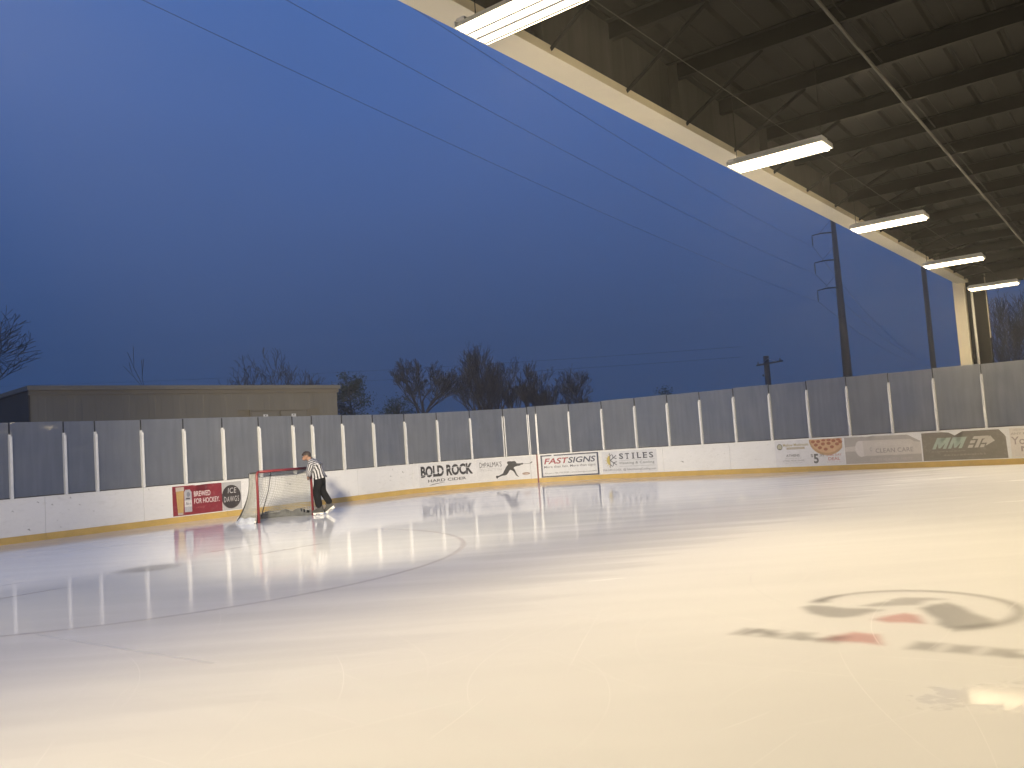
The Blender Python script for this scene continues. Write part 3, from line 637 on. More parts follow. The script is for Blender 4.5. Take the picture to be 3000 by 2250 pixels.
s = sign(39.26, 41.40, 'torn dark olive panel with pale green MMT arrow lettering')
Print().poly([(39.27, 0.18), (41.385, 0.18), (41.37, 0.76), (41.33, 0.83), (41.22, 0.965), (40.325, 0.968), (40.33, 0.67), (40.13, 0.86), (39.98, 0.95), (39.80, 0.972), (39.27, 0.968)]).build('backing', (0.165, 0.150, 0.125), s, 0.0036)
def slant(pts, x0=39.52, z0=0.50, k=0.5): return [(x0 + x + k * z, z0 + z) for x, z in pts]
def bigM(x): return [[(x, 0), (x + 0.085, 0), (x + 0.085, 0.31), (x, 0.31)], [(x + 0.27, 0), (x + 0.355, 0), (x + 0.355, 0.31), (x + 0.27, 0.31)], [(x + 0.0855, 0.31), (x + 0.0855, 0.16), (x + 0.15, 0.02), (x + 0.205, 0.02), (x + 0.2695, 0.16), (x + 0.2695, 0.31), (x + 0.178, 0.13)]]
for x_ in (0.0, 0.40):
    pr = Print()
    for q_ in bigM(x_): pr.poly(slant(q_))
    pr.build('letter_shape', (0.33, 0.40, 0.345), s, O1)
Print().poly(slant([(0.93, 0.31), (1.30, 0.31), (1.29, 0.235), (1.16, 0.235), (1.16, 0.0), (1.07, 0.0), (1.07, 0.235), (0.92, 0.235)])).poly(slant([(0.90, 0), (1.02, 0), (1.02, 0.08), (0.90, 0.08)])).poly(slant([(0.90, 0.12), (1.02, 0.12), (1.02, 0.20), (0.90, 0.20)])).poly(slant([(1.20, 0), (1.30, 0), (1.30, 0.08), (1.20, 0.08)])).poly(slant([(1.20, 0.12), (1.33, 0.12), (1.33, 0.035), (1.50, 0.165), (1.33, 0.31), (1.33, 0.20), (1.20, 0.20)])).build('letter_shape', (0.48, 0.455, 0.41), s, O1)
Print().scribble(39.50, 40.35, 0.41, 0.445, 9).scribble(39.80, 40.85, 0.29, 0.35, 10).build('small_lettering', (0.30, 0.28, 0.245), s, O1)
s = sign(41.47, 43.5, 'cream panel at right edge reading ANY P and You in rounded letters')
backing(s, 41.47, 43.5, 0.18, 0.97, (0.66, 0.62, 0.57))
Print().text('IN THE', 41.58, 41.84, 0.90, 0.94).text('ANY P', 41.49, 41.84, 0.79, 0.85, 0.01).build('lettering', (0.40, 0.36, 0.32), s, O1)
Print().text('You', 41.49, 41.95, 0.53, 0.74, 0.01).text('N', 41.70, 41.95, 0.34, 0.48, 0.01).build('lettering', (0.32, 0.27, 0.25), s, O1)
Print().scribble(41.56, 42.3, 0.235, 0.26, 11).build('small_lettering', (0.42, 0.38, 0.35), s, O1)

# puck scuffs
rs = random.Random(21)
for a_, z_, l_ in [(31.62, 0.49, 0.15), (14.70, 0.46, 0.08), (9.35, 0.80, 0.06), (10.0, 0.74, 0.05), (10.1, 0.72, 0.04), (9.75, 0.65, 0.03), (32.6, 0.30, 0.04), (10.9, 0.92, 0.03), (17.9, 0.55, 0.05), (19.2, 0.40, 0.06), (20.3, 0.62, 0.04), (33.0, 0.66, 0.05)] + [(rs.uniform(6, 21), rs.uniform(0.25, 0.95), rs.uniform(0.02, 0.08)) for _ in range(40)] + [(rs.uniform(30.8, 34.9), rs.uniform(0.2, 0.95), rs.uniform(0.02, 0.05)) for _ in range(9)]:
    dz = rs.uniform(-0.02, 0.03)
    Print().poly([(a_, z_), (a_ + l_ * 0.6, z_ + dz + 0.012), (a_ + l_, z_ - 0.015), (a_ + l_ * 0.9, z_ - 0.035 * l_ / 0.1), (a_ + l_ * 0.5, z_ - 0.002)]).build('puck_scuff', (0.22, 0.22, 0.21) if l_ > 0.07 else (0.42, 0.42, 0.41), boards, 0.0016)

# ---------------------------------------------------------------- pavilion roof
pav = thing('pavilion_roof', st(28.3, -4.8, 0), 'dark steel pavilion roof with cream edge beam and column over the ice', 'pavilion')
ZS = 5.30
def zp(s_): return 5.9 - 0.03 * (s_ - 12)
b_ = MB(); b_.boxst(-9, 28.2, -4.86, -4.54, ZS, ZS + 0.02).build('edge_beam_flange', M_CREAM, pav)
MB().boxst(-9, 28.2, -4.575, -4.545, ZS + 0.021, ZS + 0.10).build('edge_beam_lip', M_CREAM, pav)
wb = MB()
for s0 in range(-9, 28, 3):
    s1 = min(s0 + 3, 28.2)
    wb.add([st(s0, -4.70, ZS + 0.02), st(s1, -4.70, ZS + 0.02), st(s1, -4.70, zp(s1) + 0.18), st(s0, -4.70, zp(s0) + 0.18), st(s0, -4.715, ZS + 0.02), st(s1, -4.715, ZS + 0.02), st(s1, -4.715, zp(s1) + 0.18), st(s0, -4.715, zp(s0) + 0.18)], [(0, 1, 2, 3), (7, 6, 5, 4), (0, 4, 5, 1), (3, 2, 6, 7)])
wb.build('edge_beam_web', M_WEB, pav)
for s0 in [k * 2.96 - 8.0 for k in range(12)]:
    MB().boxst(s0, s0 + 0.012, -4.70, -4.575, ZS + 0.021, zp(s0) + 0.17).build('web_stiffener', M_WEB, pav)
# column at the far end of the edge beam, I section
MB().boxst(28.2, 28.22, -4.97, -4.66, -0.04, ZS + 0.3).build('column_inner_flange', M_CREAM_DIM, pav)
MB().boxst(28.22, 28.55, -4.825, -4.805, -0.04, ZS + 0.2).build('column_web', M_WEB, pav)
MB().boxst(28.55, 28.57, -4.97, -4.66, -0.04, ZS + 0.2).build('column_outer_flange', M_CREAM, pav)
MB().boxst(28.15, 28.2, -5.02, -4.62, -0.04, 0.05).build('column_base', M_STEEL, pav)
MB().boxst(28.30, 28.62, -4.645, -4.15, -0.04, 5.52).build('corner_post', mat('dark_steel_dimmed', (0.0035, 0.0034, 0.0031), 0.7, 0.15, 4, spec=0.02), pav)  # near-black colour keeps the post in shade despite the lamp beside it
MB().boxst(28.31, 28.34, -4.145, -4.12, 3.6, 5.40).build('post_edge_strip', M_TAN2, pav)
MB().tube([st(27.5, -4.38, 0), st(27.5, -4.38, 5.05)], 0.036, 10).build('vertical_pipe', M_PIPE, pav, True)
# purlins and flange braces
k = 0
s_ = 9.82 - 1.48 * 12
while s_ < 28.4:
    z0 = zp(s_)
    p = MB(); p.boxst(s_ - 0.01, s_ + 0.01, -4.93, 36.5, z0, z0 + 0.2); p.boxst(s_ + 0.011, s_ + 0.075, -4.93, 36.5, z0, z0 + 0.012); p.boxst(s_ - 0.075, s_ - 0.011, -4.93, 36.5, z0 + 0.188, z0 + 0.2)
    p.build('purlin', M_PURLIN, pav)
    if s_ > -3:
        MB().tube([st(s_ + 0.03, -3.50, z0 + 0.01), st(s_ + 0.03, -4.56, ZS + 0.06)], 0.026, 4).build('flange_brace', M_PURLIN, pav)
    s_ += 1.48
# sheeting, one panel between each pair of standing ribs
t_ = -4.955
while t_ < 36:
    p = MB(); t1 = t_ + 0.605
    za, zb = zp(-9.0) + 0.205, zp(28.9) + 0.205
    prof = [(t_, 0), (t_ + 0.03, 0.045), (t_ + 0.07, 0.045), (t_ + 0.10, 0.0), (t_ + 0.28, 0.0), (t_ + 0.29, -0.010), (t_ + 0.32, -0.010), (t_ + 0.33, 0), (t_ + 0.50, 0), (t1, 0)]
    vs = []
    for (tt, dz) in prof: vs += [st(-9.0, tt, za + dz), st(28.9, tt, zb + dz)]
    n_ = len(prof)
    for (tt, dz) in prof: vs += [st(-9.0, tt, za + dz + 0.006), st(28.9, tt, zb + dz + 0.006)]
    fs = [(2 * i, 2 * i + 1, 2 * i + 3, 2 * i + 2) for i in range(n_ - 1)] + [(2 * n_ + 2 * i + 2, 2 * n_ + 2 * i + 3, 2 * n_ + 2 * i + 1, 2 * n_ + 2 * i) for i in range(n_ - 1)]
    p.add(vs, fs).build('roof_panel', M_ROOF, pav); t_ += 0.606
MB().boxst(28.9, 28.93, -4.95, 36.5, zp(28.9) - 0.02, zp(28.9) + 0.28).build('eave_trim', M_DARK, pav)
MB().boxst(-9.0, 28.93, -4.99, -4.96, zp(28.9) + 0.16, zp(-9) + 0.30).build('rake_trim', M_TAN2, pav)
MB().boxst(28.5, 28.75, -4.6, 36.5, zp(28.5) - 0.21, zp(28.5) - 0.005).build('eave_strut', M_DARK, pav)
MB().tube([st(-8, -2.60, zp(-8) - 0.03), st(28, -2.60, zp(28) - 0.03)], 0.021, 8).build('conduit', M_COND, pav, True)
MB().tube([st(-8, -2.52, zp(-8) + 0.03), st(28, -2.52, zp(28) + 0.03)], 0.012, 6).build('conduit', M_PURLIN, pav, True)
MB().tube([st(-8, -3.58, 5.24), st(10, -3.58, 5.20), st(28, -3.58, 5.16)], 0.004, 5).build('light_cable', M_COND, pav)
# second frame further under the roof
MB().boxst(-9, 28.2, 2.62, 2.94, ZS, ZS + 0.02).build('inner_beam_flange', M_PURLIN, pav)
MB().boxst(-9, 28.2, 2.77, 2.79, ZS + 0.021, zp(28) + 0.17).build('inner_beam_web', M_PURLIN, pav)
MB().boxst(28.2, 28.57, 2.62, 2.94, -0.04, ZS + 0.2).build('inner_column', M_DARK, pav)

# ---------------------------------------------------------------- fluorescent fixtures
def fixture_parts(root, c):
    S3, T3 = Vector((DL.x, DL.y, 0)), Vector((WV.x, WV.y, 0)); Z3 = Vector((0, 0, 1))
    def P(x, y, z): return c + T3 * x + S3 * y + Z3 * z      # x along the lamp, y across, z up
    L2, W2 = 0.605, 0.205
    # folded reflector housing: two troughs
    prof = [(-W2, 0.0), (-W2 + 0.035, 0.055), (-0.055, 0.055), (0.0, 0.018), (0.055, 0.055), (W2 - 0.035, 0.055), (W2, 0.0)]
    mb = MB(); n_ = len(prof); vs = []
    for (y, z) in prof: vs += [P(-L2, y, z), P(L2, y, z)]
    for (y, z) in prof: vs += [P(-L2, y, z + 0.004), P(L2, y, z + 0.004)]
    fs = [(2 * i, 2 * i + 2, 2 * i + 3, 2 * i + 1) for i in range(n_ - 1)] + [(2 * n_ + 2 * i, 2 * n_ + 2 * i + 1, 2 * n_ + 2 * i + 3, 2 * n_ + 2 * i + 2) for i in range(n_ - 1)]
    mb.add(vs, fs); ref = mb.build('reflector', M_FIX, root)
    mb = MB(); mb.box(P(0, 0, 0.085), T3 * (L2 - 0.02), S3 * 0.10, Z3 * 0.024); mb.build('ballast_housing', M_FIX, root)
    for sg_ in (-1, 1):
        mb = MB(); mb.box(P(sg_ * (L2 + 0.006), 0, 0.03), T3 * 0.006, S3 * (W2 - 0.004), Z3 * 0.03); mb.box(P(sg_ * (L2 - 0.045), 0, 0.066), T3 * 0.04, S3 * 0.19, Z3 * 0.012); mb.build('end_plate', M_FIX, root)
        mb = MB(); zt = zp(c.x * DL.x + c.y * DL.y) - c.z + 0.02
        mb.tube([P(sg_ * (L2 - 0.06), 0, 0.10), P(sg_ * (L2 - 0.055), 0.0, 0.16), P(sg_ * (L2 - 0.06), 0.0, zt)], 0.005, 5); mb.build('hanger_chain', M_DARK, root)
    for y, hw_ in ((-0.1135, 0.014), (0.1135, 0.014), (0.0, 0.018)):
        MB().box(P(0, y, -0.040), T3 * (L2 - 0.05), S3 * hw_, Z3 * 0.003).build('divider_strip', M_DIV, root)
    for y in (-0.156, -0.071, 0.071, 0.156):
        MB().tube([P(-L2 + 0.03, y, -0.012), P(L2 - 0.03, y, -0.012)], 0.0165, 8).build('lamp_tube', M_TUBE, root, True)
labs = {(5.35, -3.70): 'nearest and largest lit fluorescent fixture, cut by the top edge',
        (10.62, -3.69): 'second lit fluorescent fixture from the top along the edge beam',
        (15.90, -3.70): 'third lit fluorescent fixture along the edge beam, middle of five',
        (21.40, -3.70): 'fourth lit fluorescent fixture, next to last before the column',
        (26.70, -3.70): 'farthest and smallest lit fluorescent fixture in front of the dark corner post'}
for (s0, t0), lb in labs.items():
    c_ = st(s0, t0, 4.88); r_ = thing('fluorescent_fixture', c_, lb, 'light fixture', 'fluorescent fixtures under the pavilion roof'); fixture_parts(r_, c_)
src = [o for o in bpy.data.objects if o.name == 'fluorescent_fixture'][0]
for s0, t0 in [(0.05, -3.7)] + [(x, 3.7) for x in (10.6, 15.9, 21.4, 26.7)] + [(26.7, 11.0), (21.4, 11.0), (26.7, 18.4), (21.4, 18.4), (26.7, 25.8), (26.7, 33.2)]:
    r_ = src.copy(); C.objects.link(r_); r_.location = st(s0, t0, 4.88)
    row_ = {-3.7: 'edge row', 3.7: 'second row', 11.0: 'third row', 18.4: 'fourth row', 25.8: 'fifth row', 33.2: 'sixth row'}[t0]
    pos_ = {0.05: 'nearest the camera side', 10.6: 'over the near third of the ice', 15.9: 'over mid ice', 21.4: 'two from the side boards', 26.7: 'over the side boards'}[s0]
    tag(r_, 'lit fluorescent fixture outside the picture, %s, %s' % (row_, pos_), 'light fixture', 'fluorescent fixtures out of view under the pavilion roof')
    for ch in src.children:
        c_ = ch.copy(); C.objects.link(c_); c_.parent = r_

# unseen fill lamps added on the pavilion edge to brighten the far boards
M_FILL = emit('fill_emit', FILL_COLOR, FILL_STRENGTH)
for fi, (s0, lb) in enumerate(((0.6, 'added fill lamp on the edge beam outside the picture, nearer the camera'), (-4.6, 'added fill lamp on the edge beam outside the picture, farther left'))):
    c_ = st(s0, -5.05, 5.12); r_ = thing('added_fill_lamp', c_, lb, 'added_fill_lamp', 'added fill lamps on the pavilion edge')
    aim = (st(*((20.5, -18.0, 1.4) if fi == 0 else (13.0, -21.3, 1.3))) - c_).normalized(); sx = aim.cross(Vector((0, 0, 1))).normalized(); sy = sx.cross(aim)
    MB().box(c_ - aim * 0.05, sx * 0.30, sy * 0.21, aim * 0.045).build('housing', M_DARK, r_)
    MB().box(c_ + aim * 0.001, sx * 0.27, sy * 0.18, aim * 0.004).build('lit_lens', M_FILL, r_)
    for sg_ in (-1, 1): MB().box(c_ + sx * 0.306 * sg_ + aim * 0.02, sx * 0.004, sy * 0.21, aim * 0.10).build('side_visor', M_DARK, r_)
    MB().box(c_ + sy * 0.215 + aim * 0.03, sx * 0.30, sy * 0.004, aim * 0.11).build('top_visor', M_DARK, r_)
    ld = bpy.data.lights.new('fill_beam', 'SPOT'); ld.energy = FILL_WATTS[fi]; ld.color = FILL_COLOR; ld.spot_size = math.radians((56, 64)[fi]); ld.spot_blend = 0.9; ld.shadow_soft_size = 0.6
    lo = bpy.data.objects.new('fill_beam', ld); C.objects.link(lo); lo.parent = r_; lo.location = aim * 0.20; lo.rotation_euler = aim.to_track_quat('-Z', 'Y').to_euler()
    MB().tube([c_ - aim * 0.09, st(s0, -4.87, 5.20)], 0.02, 6).build('bracket', M_STEEL, r_)

# ---------------------------------------------------------------- hockey goal
GA, GB = Vector((-6.34, 20.86, 0)), Vector((-5.385, 22.36, 0))
gx_ = (GB - GA).normalized(); gy_ = Vector((-gx_.y, gx_.x, 0)); GW = (GB - GA).length; GHT = 1.235
if gy_.dot(Vector((-1, 0.5, 0))) < 0: gy_ = -gy_
def G(x, y, z): return GA + gx_ * x + gy_ * y + Vector((0, 0, z))
goal = thing('hockey_goal', (GA + GB) / 2, 'red framed hockey goal with white netting pushed against the end boards', 'hockey goal')
M_NET = mat('net_cord', (0.40, 0.40, 0.37), 0.9, 0.15, 20)
M_SKIRT = mat('goal_skirt', (0.50, 0.53, 0.58), 0.7, 0.15, 6, dirt=((0.3, 0.3, 0.32), 9, 0.5))
M_STRAP = mat('dark_strap', (0.055, 0.053, 0.048), 0.8, 0.2, 9)
RB = 0.032
def curve(x0, x1, depth, z, n=18, fl=0.62):
    """U-shaped plan curve from (x0,0) round the back to (x1,0)"""
    pts = []
    for i in range(n + 1):
        g_ = PI * i / n; cx = -math.copysign(abs(math.cos(g_)) ** fl, math.cos(g_)); sy = abs(math.sin(g_)) ** fl
        pts.append(((x0 + x1) / 2 + cx * (x1 - x0) / 2, depth * sy, z))
    return pts
MB().tube([G(0, 0, 0), G(0, 0, GHT - 0.07), G(0.02, 0, GHT - 0.02), G(0.07, 0, GHT)], RB, 10).build('goal_post', M_RED, goal, True)
MB().tube([G(GW, 0, 0), G(GW, 0, GHT - 0.07), G(GW - 0.02, 0, GHT - 0.02), G(GW - 0.07, 0, GHT)], RB, 10).build('goal_post', M_RED, goal, True)
MB().tube([G(0.06, 0, GHT), G(GW - 0.06, 0, GHT)], RB, 10).build('crossbar', M_RED, goal, True)
topc = curve(0, GW, 0.50, GHT - 0.03); botc = curve(-0.10, GW + 0.10, 1.08, 0.04)
MB().tube([G(*p) for p in topc], 0.022, 8).build('top_shelf_bar', M_STRAP, goal, True)
MB().tube([G(*p) for p in botc], 0.028, 8).build('base_frame', mat('white_tube', (0.62, 0.62, 0.62), 0.4, 0.1, 8), goal, True)
# netting: cords between the shelf bar and the base frame, over the top, and the sagging back
NU, NV = 66, 27
def lerp_curve(cv, u):
    x = u * (len(cv) - 1); i = min(int(x), len(cv) - 2); f_ = x - i
    return [cv[i][k] * (1 - f_) + cv[i + 1][k] * f_ for k in range(3)]
ring_t = curve(0, GW, 0.50, GHT - 0.03, 60); ring_b = curve(-0.10, GW + 0.10, 1.08, 0.05, 60)
def netpt(u, v):
    a, b = lerp_curve(ring_t, u), lerp_curve(ring_b, u)
    w_ = v; k = 0.10 * math.sin(PI * v) * math.sin(PI * u)          # belly of the slack net
    e_ = v ** 1.5
    x = a[0] + (b[0] - a[0]) * e_; y = a[1] + (b[1] - a[1]) * e_ - k + 0.02 * math.sin(9 * u + 5 * v); z = a[2] + (b[2] - a[2]) * w_
    return G(x, y, z)
nb = MB(); grid = [[netpt(i / NU, j / NV) for j in range(NV + 1)] for i in range(NU + 1)]
for i in range(NU + 1): nb.tube(grid[i], 0.0062, 3, False)
for j in range(NV + 1): nb.tube([grid[i][j] for i in range(NU + 1)], 0.0062, 3, False)
for i in range(NU):
    u = (i + 0.5) / NU
    if u < 0.27: nb.tube([netpt(u, j / NV) + gy_ * 0.012 for j in range(NV + 1)], 0.0062, 3, False)
for j in range(NV):
    for lo_, hi_ in ((0, 18),): nb.tube([netpt(i / NU, (j + 0.5) / NV) + gy_ * 0.012 for i in range(lo_, hi_ + 1)], 0.0062, 3, False)
no_ = nb.build('netting', M_NET, goal); no_['kind'] = 'stuff'
nb = MB(); NT = 32
for i in range(1, NT):
    x = GW * i / NT; u = 2 * x / GW - 1; dep = 0.50 * max(0.0, 1 - abs(u) ** (2 / 0.62)) ** 0.31
    nb.tube([G(x, 0, GHT - 0.01), G(x, dep, GHT - 0.035)], 0.0062, 3, False)
for j in range(1, 9):
    y = 0.50 * j / 9; hw = GW / 2 * max(0, 1 - (y / 0.5) ** (1 / 0.31)) ** 0.31
    nb.tube([G(GW / 2 - hw, y, GHT - 0.02), G(GW / 2 + hw, y, GHT - 0.02)], 0.0062, 3, False)
no_ = nb.build('top_netting', M_NET, goal); no_['kind'] = 'stuff'
# dark lacing strap at the left rear of the frame, canvas skirt round the base
i0 = 13
sp = [netpt(i0 / NU, j / 12) + gy_ * -0.02 for j in range(13)]
MB().tube(sp, 0.045, 8).build('back_pad', M_STRAP, goal, True)
mb = MB()
for j in range(12):
    d0 = gx_ * 0.055
    mb.add([sp[j] - d0, sp[j] + d0, sp[j + 1] + d0, sp[j + 1] - d0, sp[j] - d0 - gy_ * 0.012, sp[j] + d0 - gy_ * 0.012, sp[j + 1] + d0 - gy_ * 0.012, sp[j + 1] - d0 - gy_ * 0.012], [(0, 1, 2, 3), (7, 6, 5, 4), (0, 3, 7, 4), (1, 5, 6, 2)])
mb.build('back_strap', M_STRAP, goal)
mb = MB(); n_ = 40; oc = curve(-0.15, GW + 0.15, 1.14, 0, n_)
for i in range(n_):
    p0, p1 = oc[i], oc[i + 1]; h0, h1 = 0.13 + 0.02 * math.sin(i * 1.7), 0.13 + 0.02 * math.sin((i + 1) * 1.7)
    def q_(p, z, ins): return G(p[0] + (GW / 2 - p[0]) * ins, p[1] * (1 - ins), z)
    mb.add([q_(p0, 0.0, 0), q_(p1, 0.0, 0), q_(p1, h1, 0.05), q_(p0, h0, 0.05), q_(p0, 0.0, 0.05), q_(p1, 0.0, 0.05), q_(p1, h1, 0.075), q_(p0, h0, 0.075)], [(0, 1, 2, 3), (7, 6, 5, 4), (3, 2, 6, 7)])
mb.build('base_skirt', M_SKIRT, goal, True)
mb = MB(); ic = curve(0.02, GW - 0.02, 1.0, 0, n_)
for i in range(n_):
    p0, p1 = ic[i], ic[i + 1]; h0, h1 = 0.16 + 0.035 * math.sin(i * 0.9), 0.16 + 0.035 * math.sin((i + 1) * 0.9)
    mb.add([G(p0[0], p0[1], 0.002), G(p1[0], p1[1], 0.002), G(p1[0], p1[1], h1), G(p0[0], p0[1], h0), G(p0[0], p0[1] + 0.03, 0.002), G(p1[0], p1[1] + 0.03, 0.002), G(p1[0], p1[1] + 0.03, h1), G(p0[0], p0[1] + 0.03, h0)], [(3, 2, 1, 0), (4, 5, 6, 7), (2, 3, 7, 6)])
mb.build('inner_padding', mat('dark_padding', (0.10, 0.105, 0.11), 0.8, 0.25, 9), goal, True)
mb = MB(); mb.tube([G(GW / 2, 0.50, GHT - 0.03), G(GW / 2, 0.62, 0.75), G(GW / 2, 0.95, 0.05)], 0.012, 6); mb.build('centre_stay', M_STRAP, goal, True)

# ---------------------------------------------------------------- referee
RY = 22.18
ref = thing('person', (-5.13, RY, 0), 'person in striped shirt and dark trousers on skates leaning over the goal post', 'person')
def skin_mesh(name, verts, edges, radii, root, m, parent, sub=2, scale_y=1.0):
    me = bpy.data.meshes.new(name); me.from_pydata([Vector(v) - origin(parent) for v in verts], edges, [])
    ob = bpy.data.objects.new(name, me); C.objects.link(ob)
    md = ob.modifiers.new('skin', 'SKIN'); md.use_smooth_shade = True
    sv = me.skin_vertices[0].data
    for i, r_ in enumerate(radii):
        sv[i].radius = (r_, r_) if not hasattr(r_, '__len__') else r_; sv[i].use_root = (i == root)
    sb = ob.modifiers.new('sub', 'SUBSURF'); sb.levels = sub; sb.render_levels = sub
    dg = bpy.context.evaluated_depsgraph_get(); out = bpy.data.meshes.new_from_object(ob.evaluated_get(dg))
    bpy.data.objects.remove(ob); out.name = name; out.materials.clear(); out.materials.append(m)
    o = bpy.data.objects.new(name, out); C.objects.link(o); o.parent = parent; ORI[o.name] = origin(parent); return o
M_SKIN = mat('skin', (0.27, 0.155, 0.105), 0.55, 0.08, 20)
M_HAIR = mat('hair', (0.035, 0.024, 0.018), 0.7, 0.3, 60)
M_TROU = mat('black_trousers', (0.010, 0.010, 0.011), 0.85, 0.25, 12, 0.4, 25, spec=0.05)
# body: pelvis, spine, neck, head, arms with hands, legs down to the skates
def Y(d): return RY + d
bv = [(-5.12, Y(0), 0.96), (-5.12, Y(0), 1.10), (-5.19, Y(0), 1.26), (-5.30, Y(0), 1.405), (-5.365, Y(0), 1.455), (-5.425, Y(0), 1.52), (-5.435, Y(0), 1.605), (-5.49, Y(0), 1.475), (-5.475, Y(0), 1.425)]
be = [(0, 1), (1, 2), (2, 3), (3, 4), (4, 5), (5, 6), (5, 7), (7, 8)]
br = [0.13, 0.125, 0.13, 0.075, 0.056, 0.095, 0.07, 0.06, 0.05]
def chain(start, pts, rads):
    last = start
    for p, r_ in zip(pts, rads): bv.append(p); br.append(r_); be.append((last, len(bv) - 1)); last = len(bv) - 1
    return last
# nose
chain(7, [(-5.555, Y(0), 1.478)], [0.016])
for sgn in (-1, 1): chain(5, [(-5.395, Y(sgn * 0.085), 1.525), (-5.385, Y(sgn * 0.10), 1.535)], [0.02, 0.016])
# arms: left (towards the camera) holds the upright, right the crossbar corner
for sgn, el, wr, pm in ((-1, (-5.345, Y(-0.22), 1.14), (-5.40, Y(-0.08), 0.985), (-5.405, Y(-0.01), 0.96)), (1, (-5.38, Y(0.25), 1.20), (-5.42, Y(0.20), 1.17), (-5.425, Y(0.19), 1.20))):
    sh = chain(3, [(-5.26, Y(sgn * 0.18), 1.36)], [0.062]); e1 = chain(sh, [el], [0.045]); w1 = chain(e1, [wr], [0.032]); p1 = chain(w1, [pm], [0.036])
    for k in range(4):
        dz = 0.028 - 0.019 * k
        chain(p1, [(pm[0] - 0.035, pm[1] + 0.035, pm[2] + dz), (pm[0] - 0.030, pm[1] + 0.075 - 0.006 * k, pm[2] + dz), (pm[0] + 0.004, pm[1] + 0.085 - 0.006 * k, pm[2] + dz)], [0.011, 0.0095, 0.008])
    chain(p1, [(pm[0] + 0.028, pm[1] + 0.025, pm[2] + 0.03), (pm[0] + 0.03, pm[1] + 0.06, pm[2] + 0.035)], [0.012, 0.010])
chain(0, [(-5.14, Y(-0.10), 0.90), (-5.20, Y(-0.11), 0.58), (-5.14, Y(-0.11), 0.20)], [0.085, 0.06, 0.045])
chain(0, [(-5.11, Y(0.10), 0.90), (-5.09, Y(0.11), 0.58), (-4.895, Y(0.12), 0.28)], [0.085, 0.06, 0.045])
body = skin_mesh('body', bv, be, br, 0, M_SKIN, ref, 2)
# hair cap: short crop following the skull
hb = bmesh.new(); bmesh.ops.create_uvsphere(hb, u_segments=28, v_segments=20, radius=1.0)
hc = Vector((-5.432, RY, 1.555)) - origin(ref); kill = []
for v in hb.verts:
    c = v.co.copy(); n_ = 1 + 0.05 * mnoise.noise(c * 9)
    v.co = hc + Vector((c.x * 0.120 * n_, c.y * 0.098 * n_, c.z * 0.112 * n_))
    if c.z < -0.05 + (-0.65 if c.x > 0.25 else 0.30 * (-c.x)): kill.append(v)
bmesh.ops.delete(hb, geom=kill, context='VERTS'); me = bpy.data.meshes.new('hair'); hb.to_mesh(me); hb.free(); me.materials.append(M_HAIR)
for p in me.polygons: p.use_smooth = True
me.transform(Matrix.Translation(hc) @ Matrix.Rotation(math.radians(-18), 4, 'Y') @ Matrix.Translation(-hc))
o = bpy.data.objects.new('hair', me); C.objects.link(o); o.parent = ref
for sgn in (-1, 1):
    eb = bmesh.new(); bmesh.ops.create_uvsphere(eb, u_segments=8, v_segments=6, radius=0.013); me = bpy.data.meshes.new('eye'); eb.to_mesh(me); eb.free(); me.materials.append(mat('eye_dark', (0.03, 0.02, 0.015), 0.3))
    o = bpy.data.objects.new('eye', me); C.objects.link(o); o.parent = ref; o.location = Vector((-5.525, Y(sgn * 0.036), 1.512)) - origin(ref)
# striped shirt with sleeves
sv_ = [(-5.105, Y(0), 0.985), (-5.125, Y(0), 1.10), (-5.185, Y(0), 1.25), (-5.265, Y(0), 1.375), (-5.325, Y(0), 1.43),
       (-5.27, Y(-0.16), 1.365), (-5.33, Y(-0.225), 1.17), (-5.365, Y(-0.13), 1.02), (-5.27, Y(0.16), 1.365), (-5.36, Y(0.235), 1.24), (-5.41, Y(0.21), 1.18)]
se_ = [(0, 1), (1, 2), (2, 3), (3, 4), (3, 5), (5, 6), (6, 7), (3, 8), (8, 9), (9, 10)]
sr_ = [(0.19, 0.165), (0.175, 0.15), (0.185, 0.15), (0.13, 0.12), 0.07, 0.095, 0.078, 0.072, 0.095, 0.075, 0.066]
M_SH = bpy.data.materials.new('referee_stripes'); M_SH.use_nodes = True; nt = M_SH.node_tree; b = nt.nodes['Principled BSDF']; b.inputs['Roughness'].default_value = 0.85
at_ = nt.nodes.new('ShaderNodeAttribute'); at_.attribute_name = 'stripe'; sn = nt.nodes.new('ShaderNodeMath'); sn.operation = 'SINE'; nt.links.new(at_.outputs['Fac'], sn.inputs[0])
rp = nt.nodes.new('ShaderNodeValToRGB'); rp.color_ramp.elements[0].position = 0.47; rp.color_ramp.elements[0].color = (0.014, 0.014, 0.018, 1); rp.color_ramp.elements[1].position = 0.53; rp.color_ramp.elements[1].color = (0.42, 0.42, 0.45, 1)
mr_ = nt.nodes.new('ShaderNodeMapRange'); mr_.inputs['From Min'].default_value = -1; nt.links.new(sn.outputs[0], mr_.inputs['Value']); nt.links.new(mr_.outputs[0], rp.inputs[0]); nt.links.new(rp.outputs[0], b.inputs['Base Color'])
shirt = skin_mesh('striped_shirt', sv_, se_, sr_, 1, M_SH, ref, 4)
att = shirt.data.attributes.new('stripe', 'FLOAT', 'POINT'); vals = []
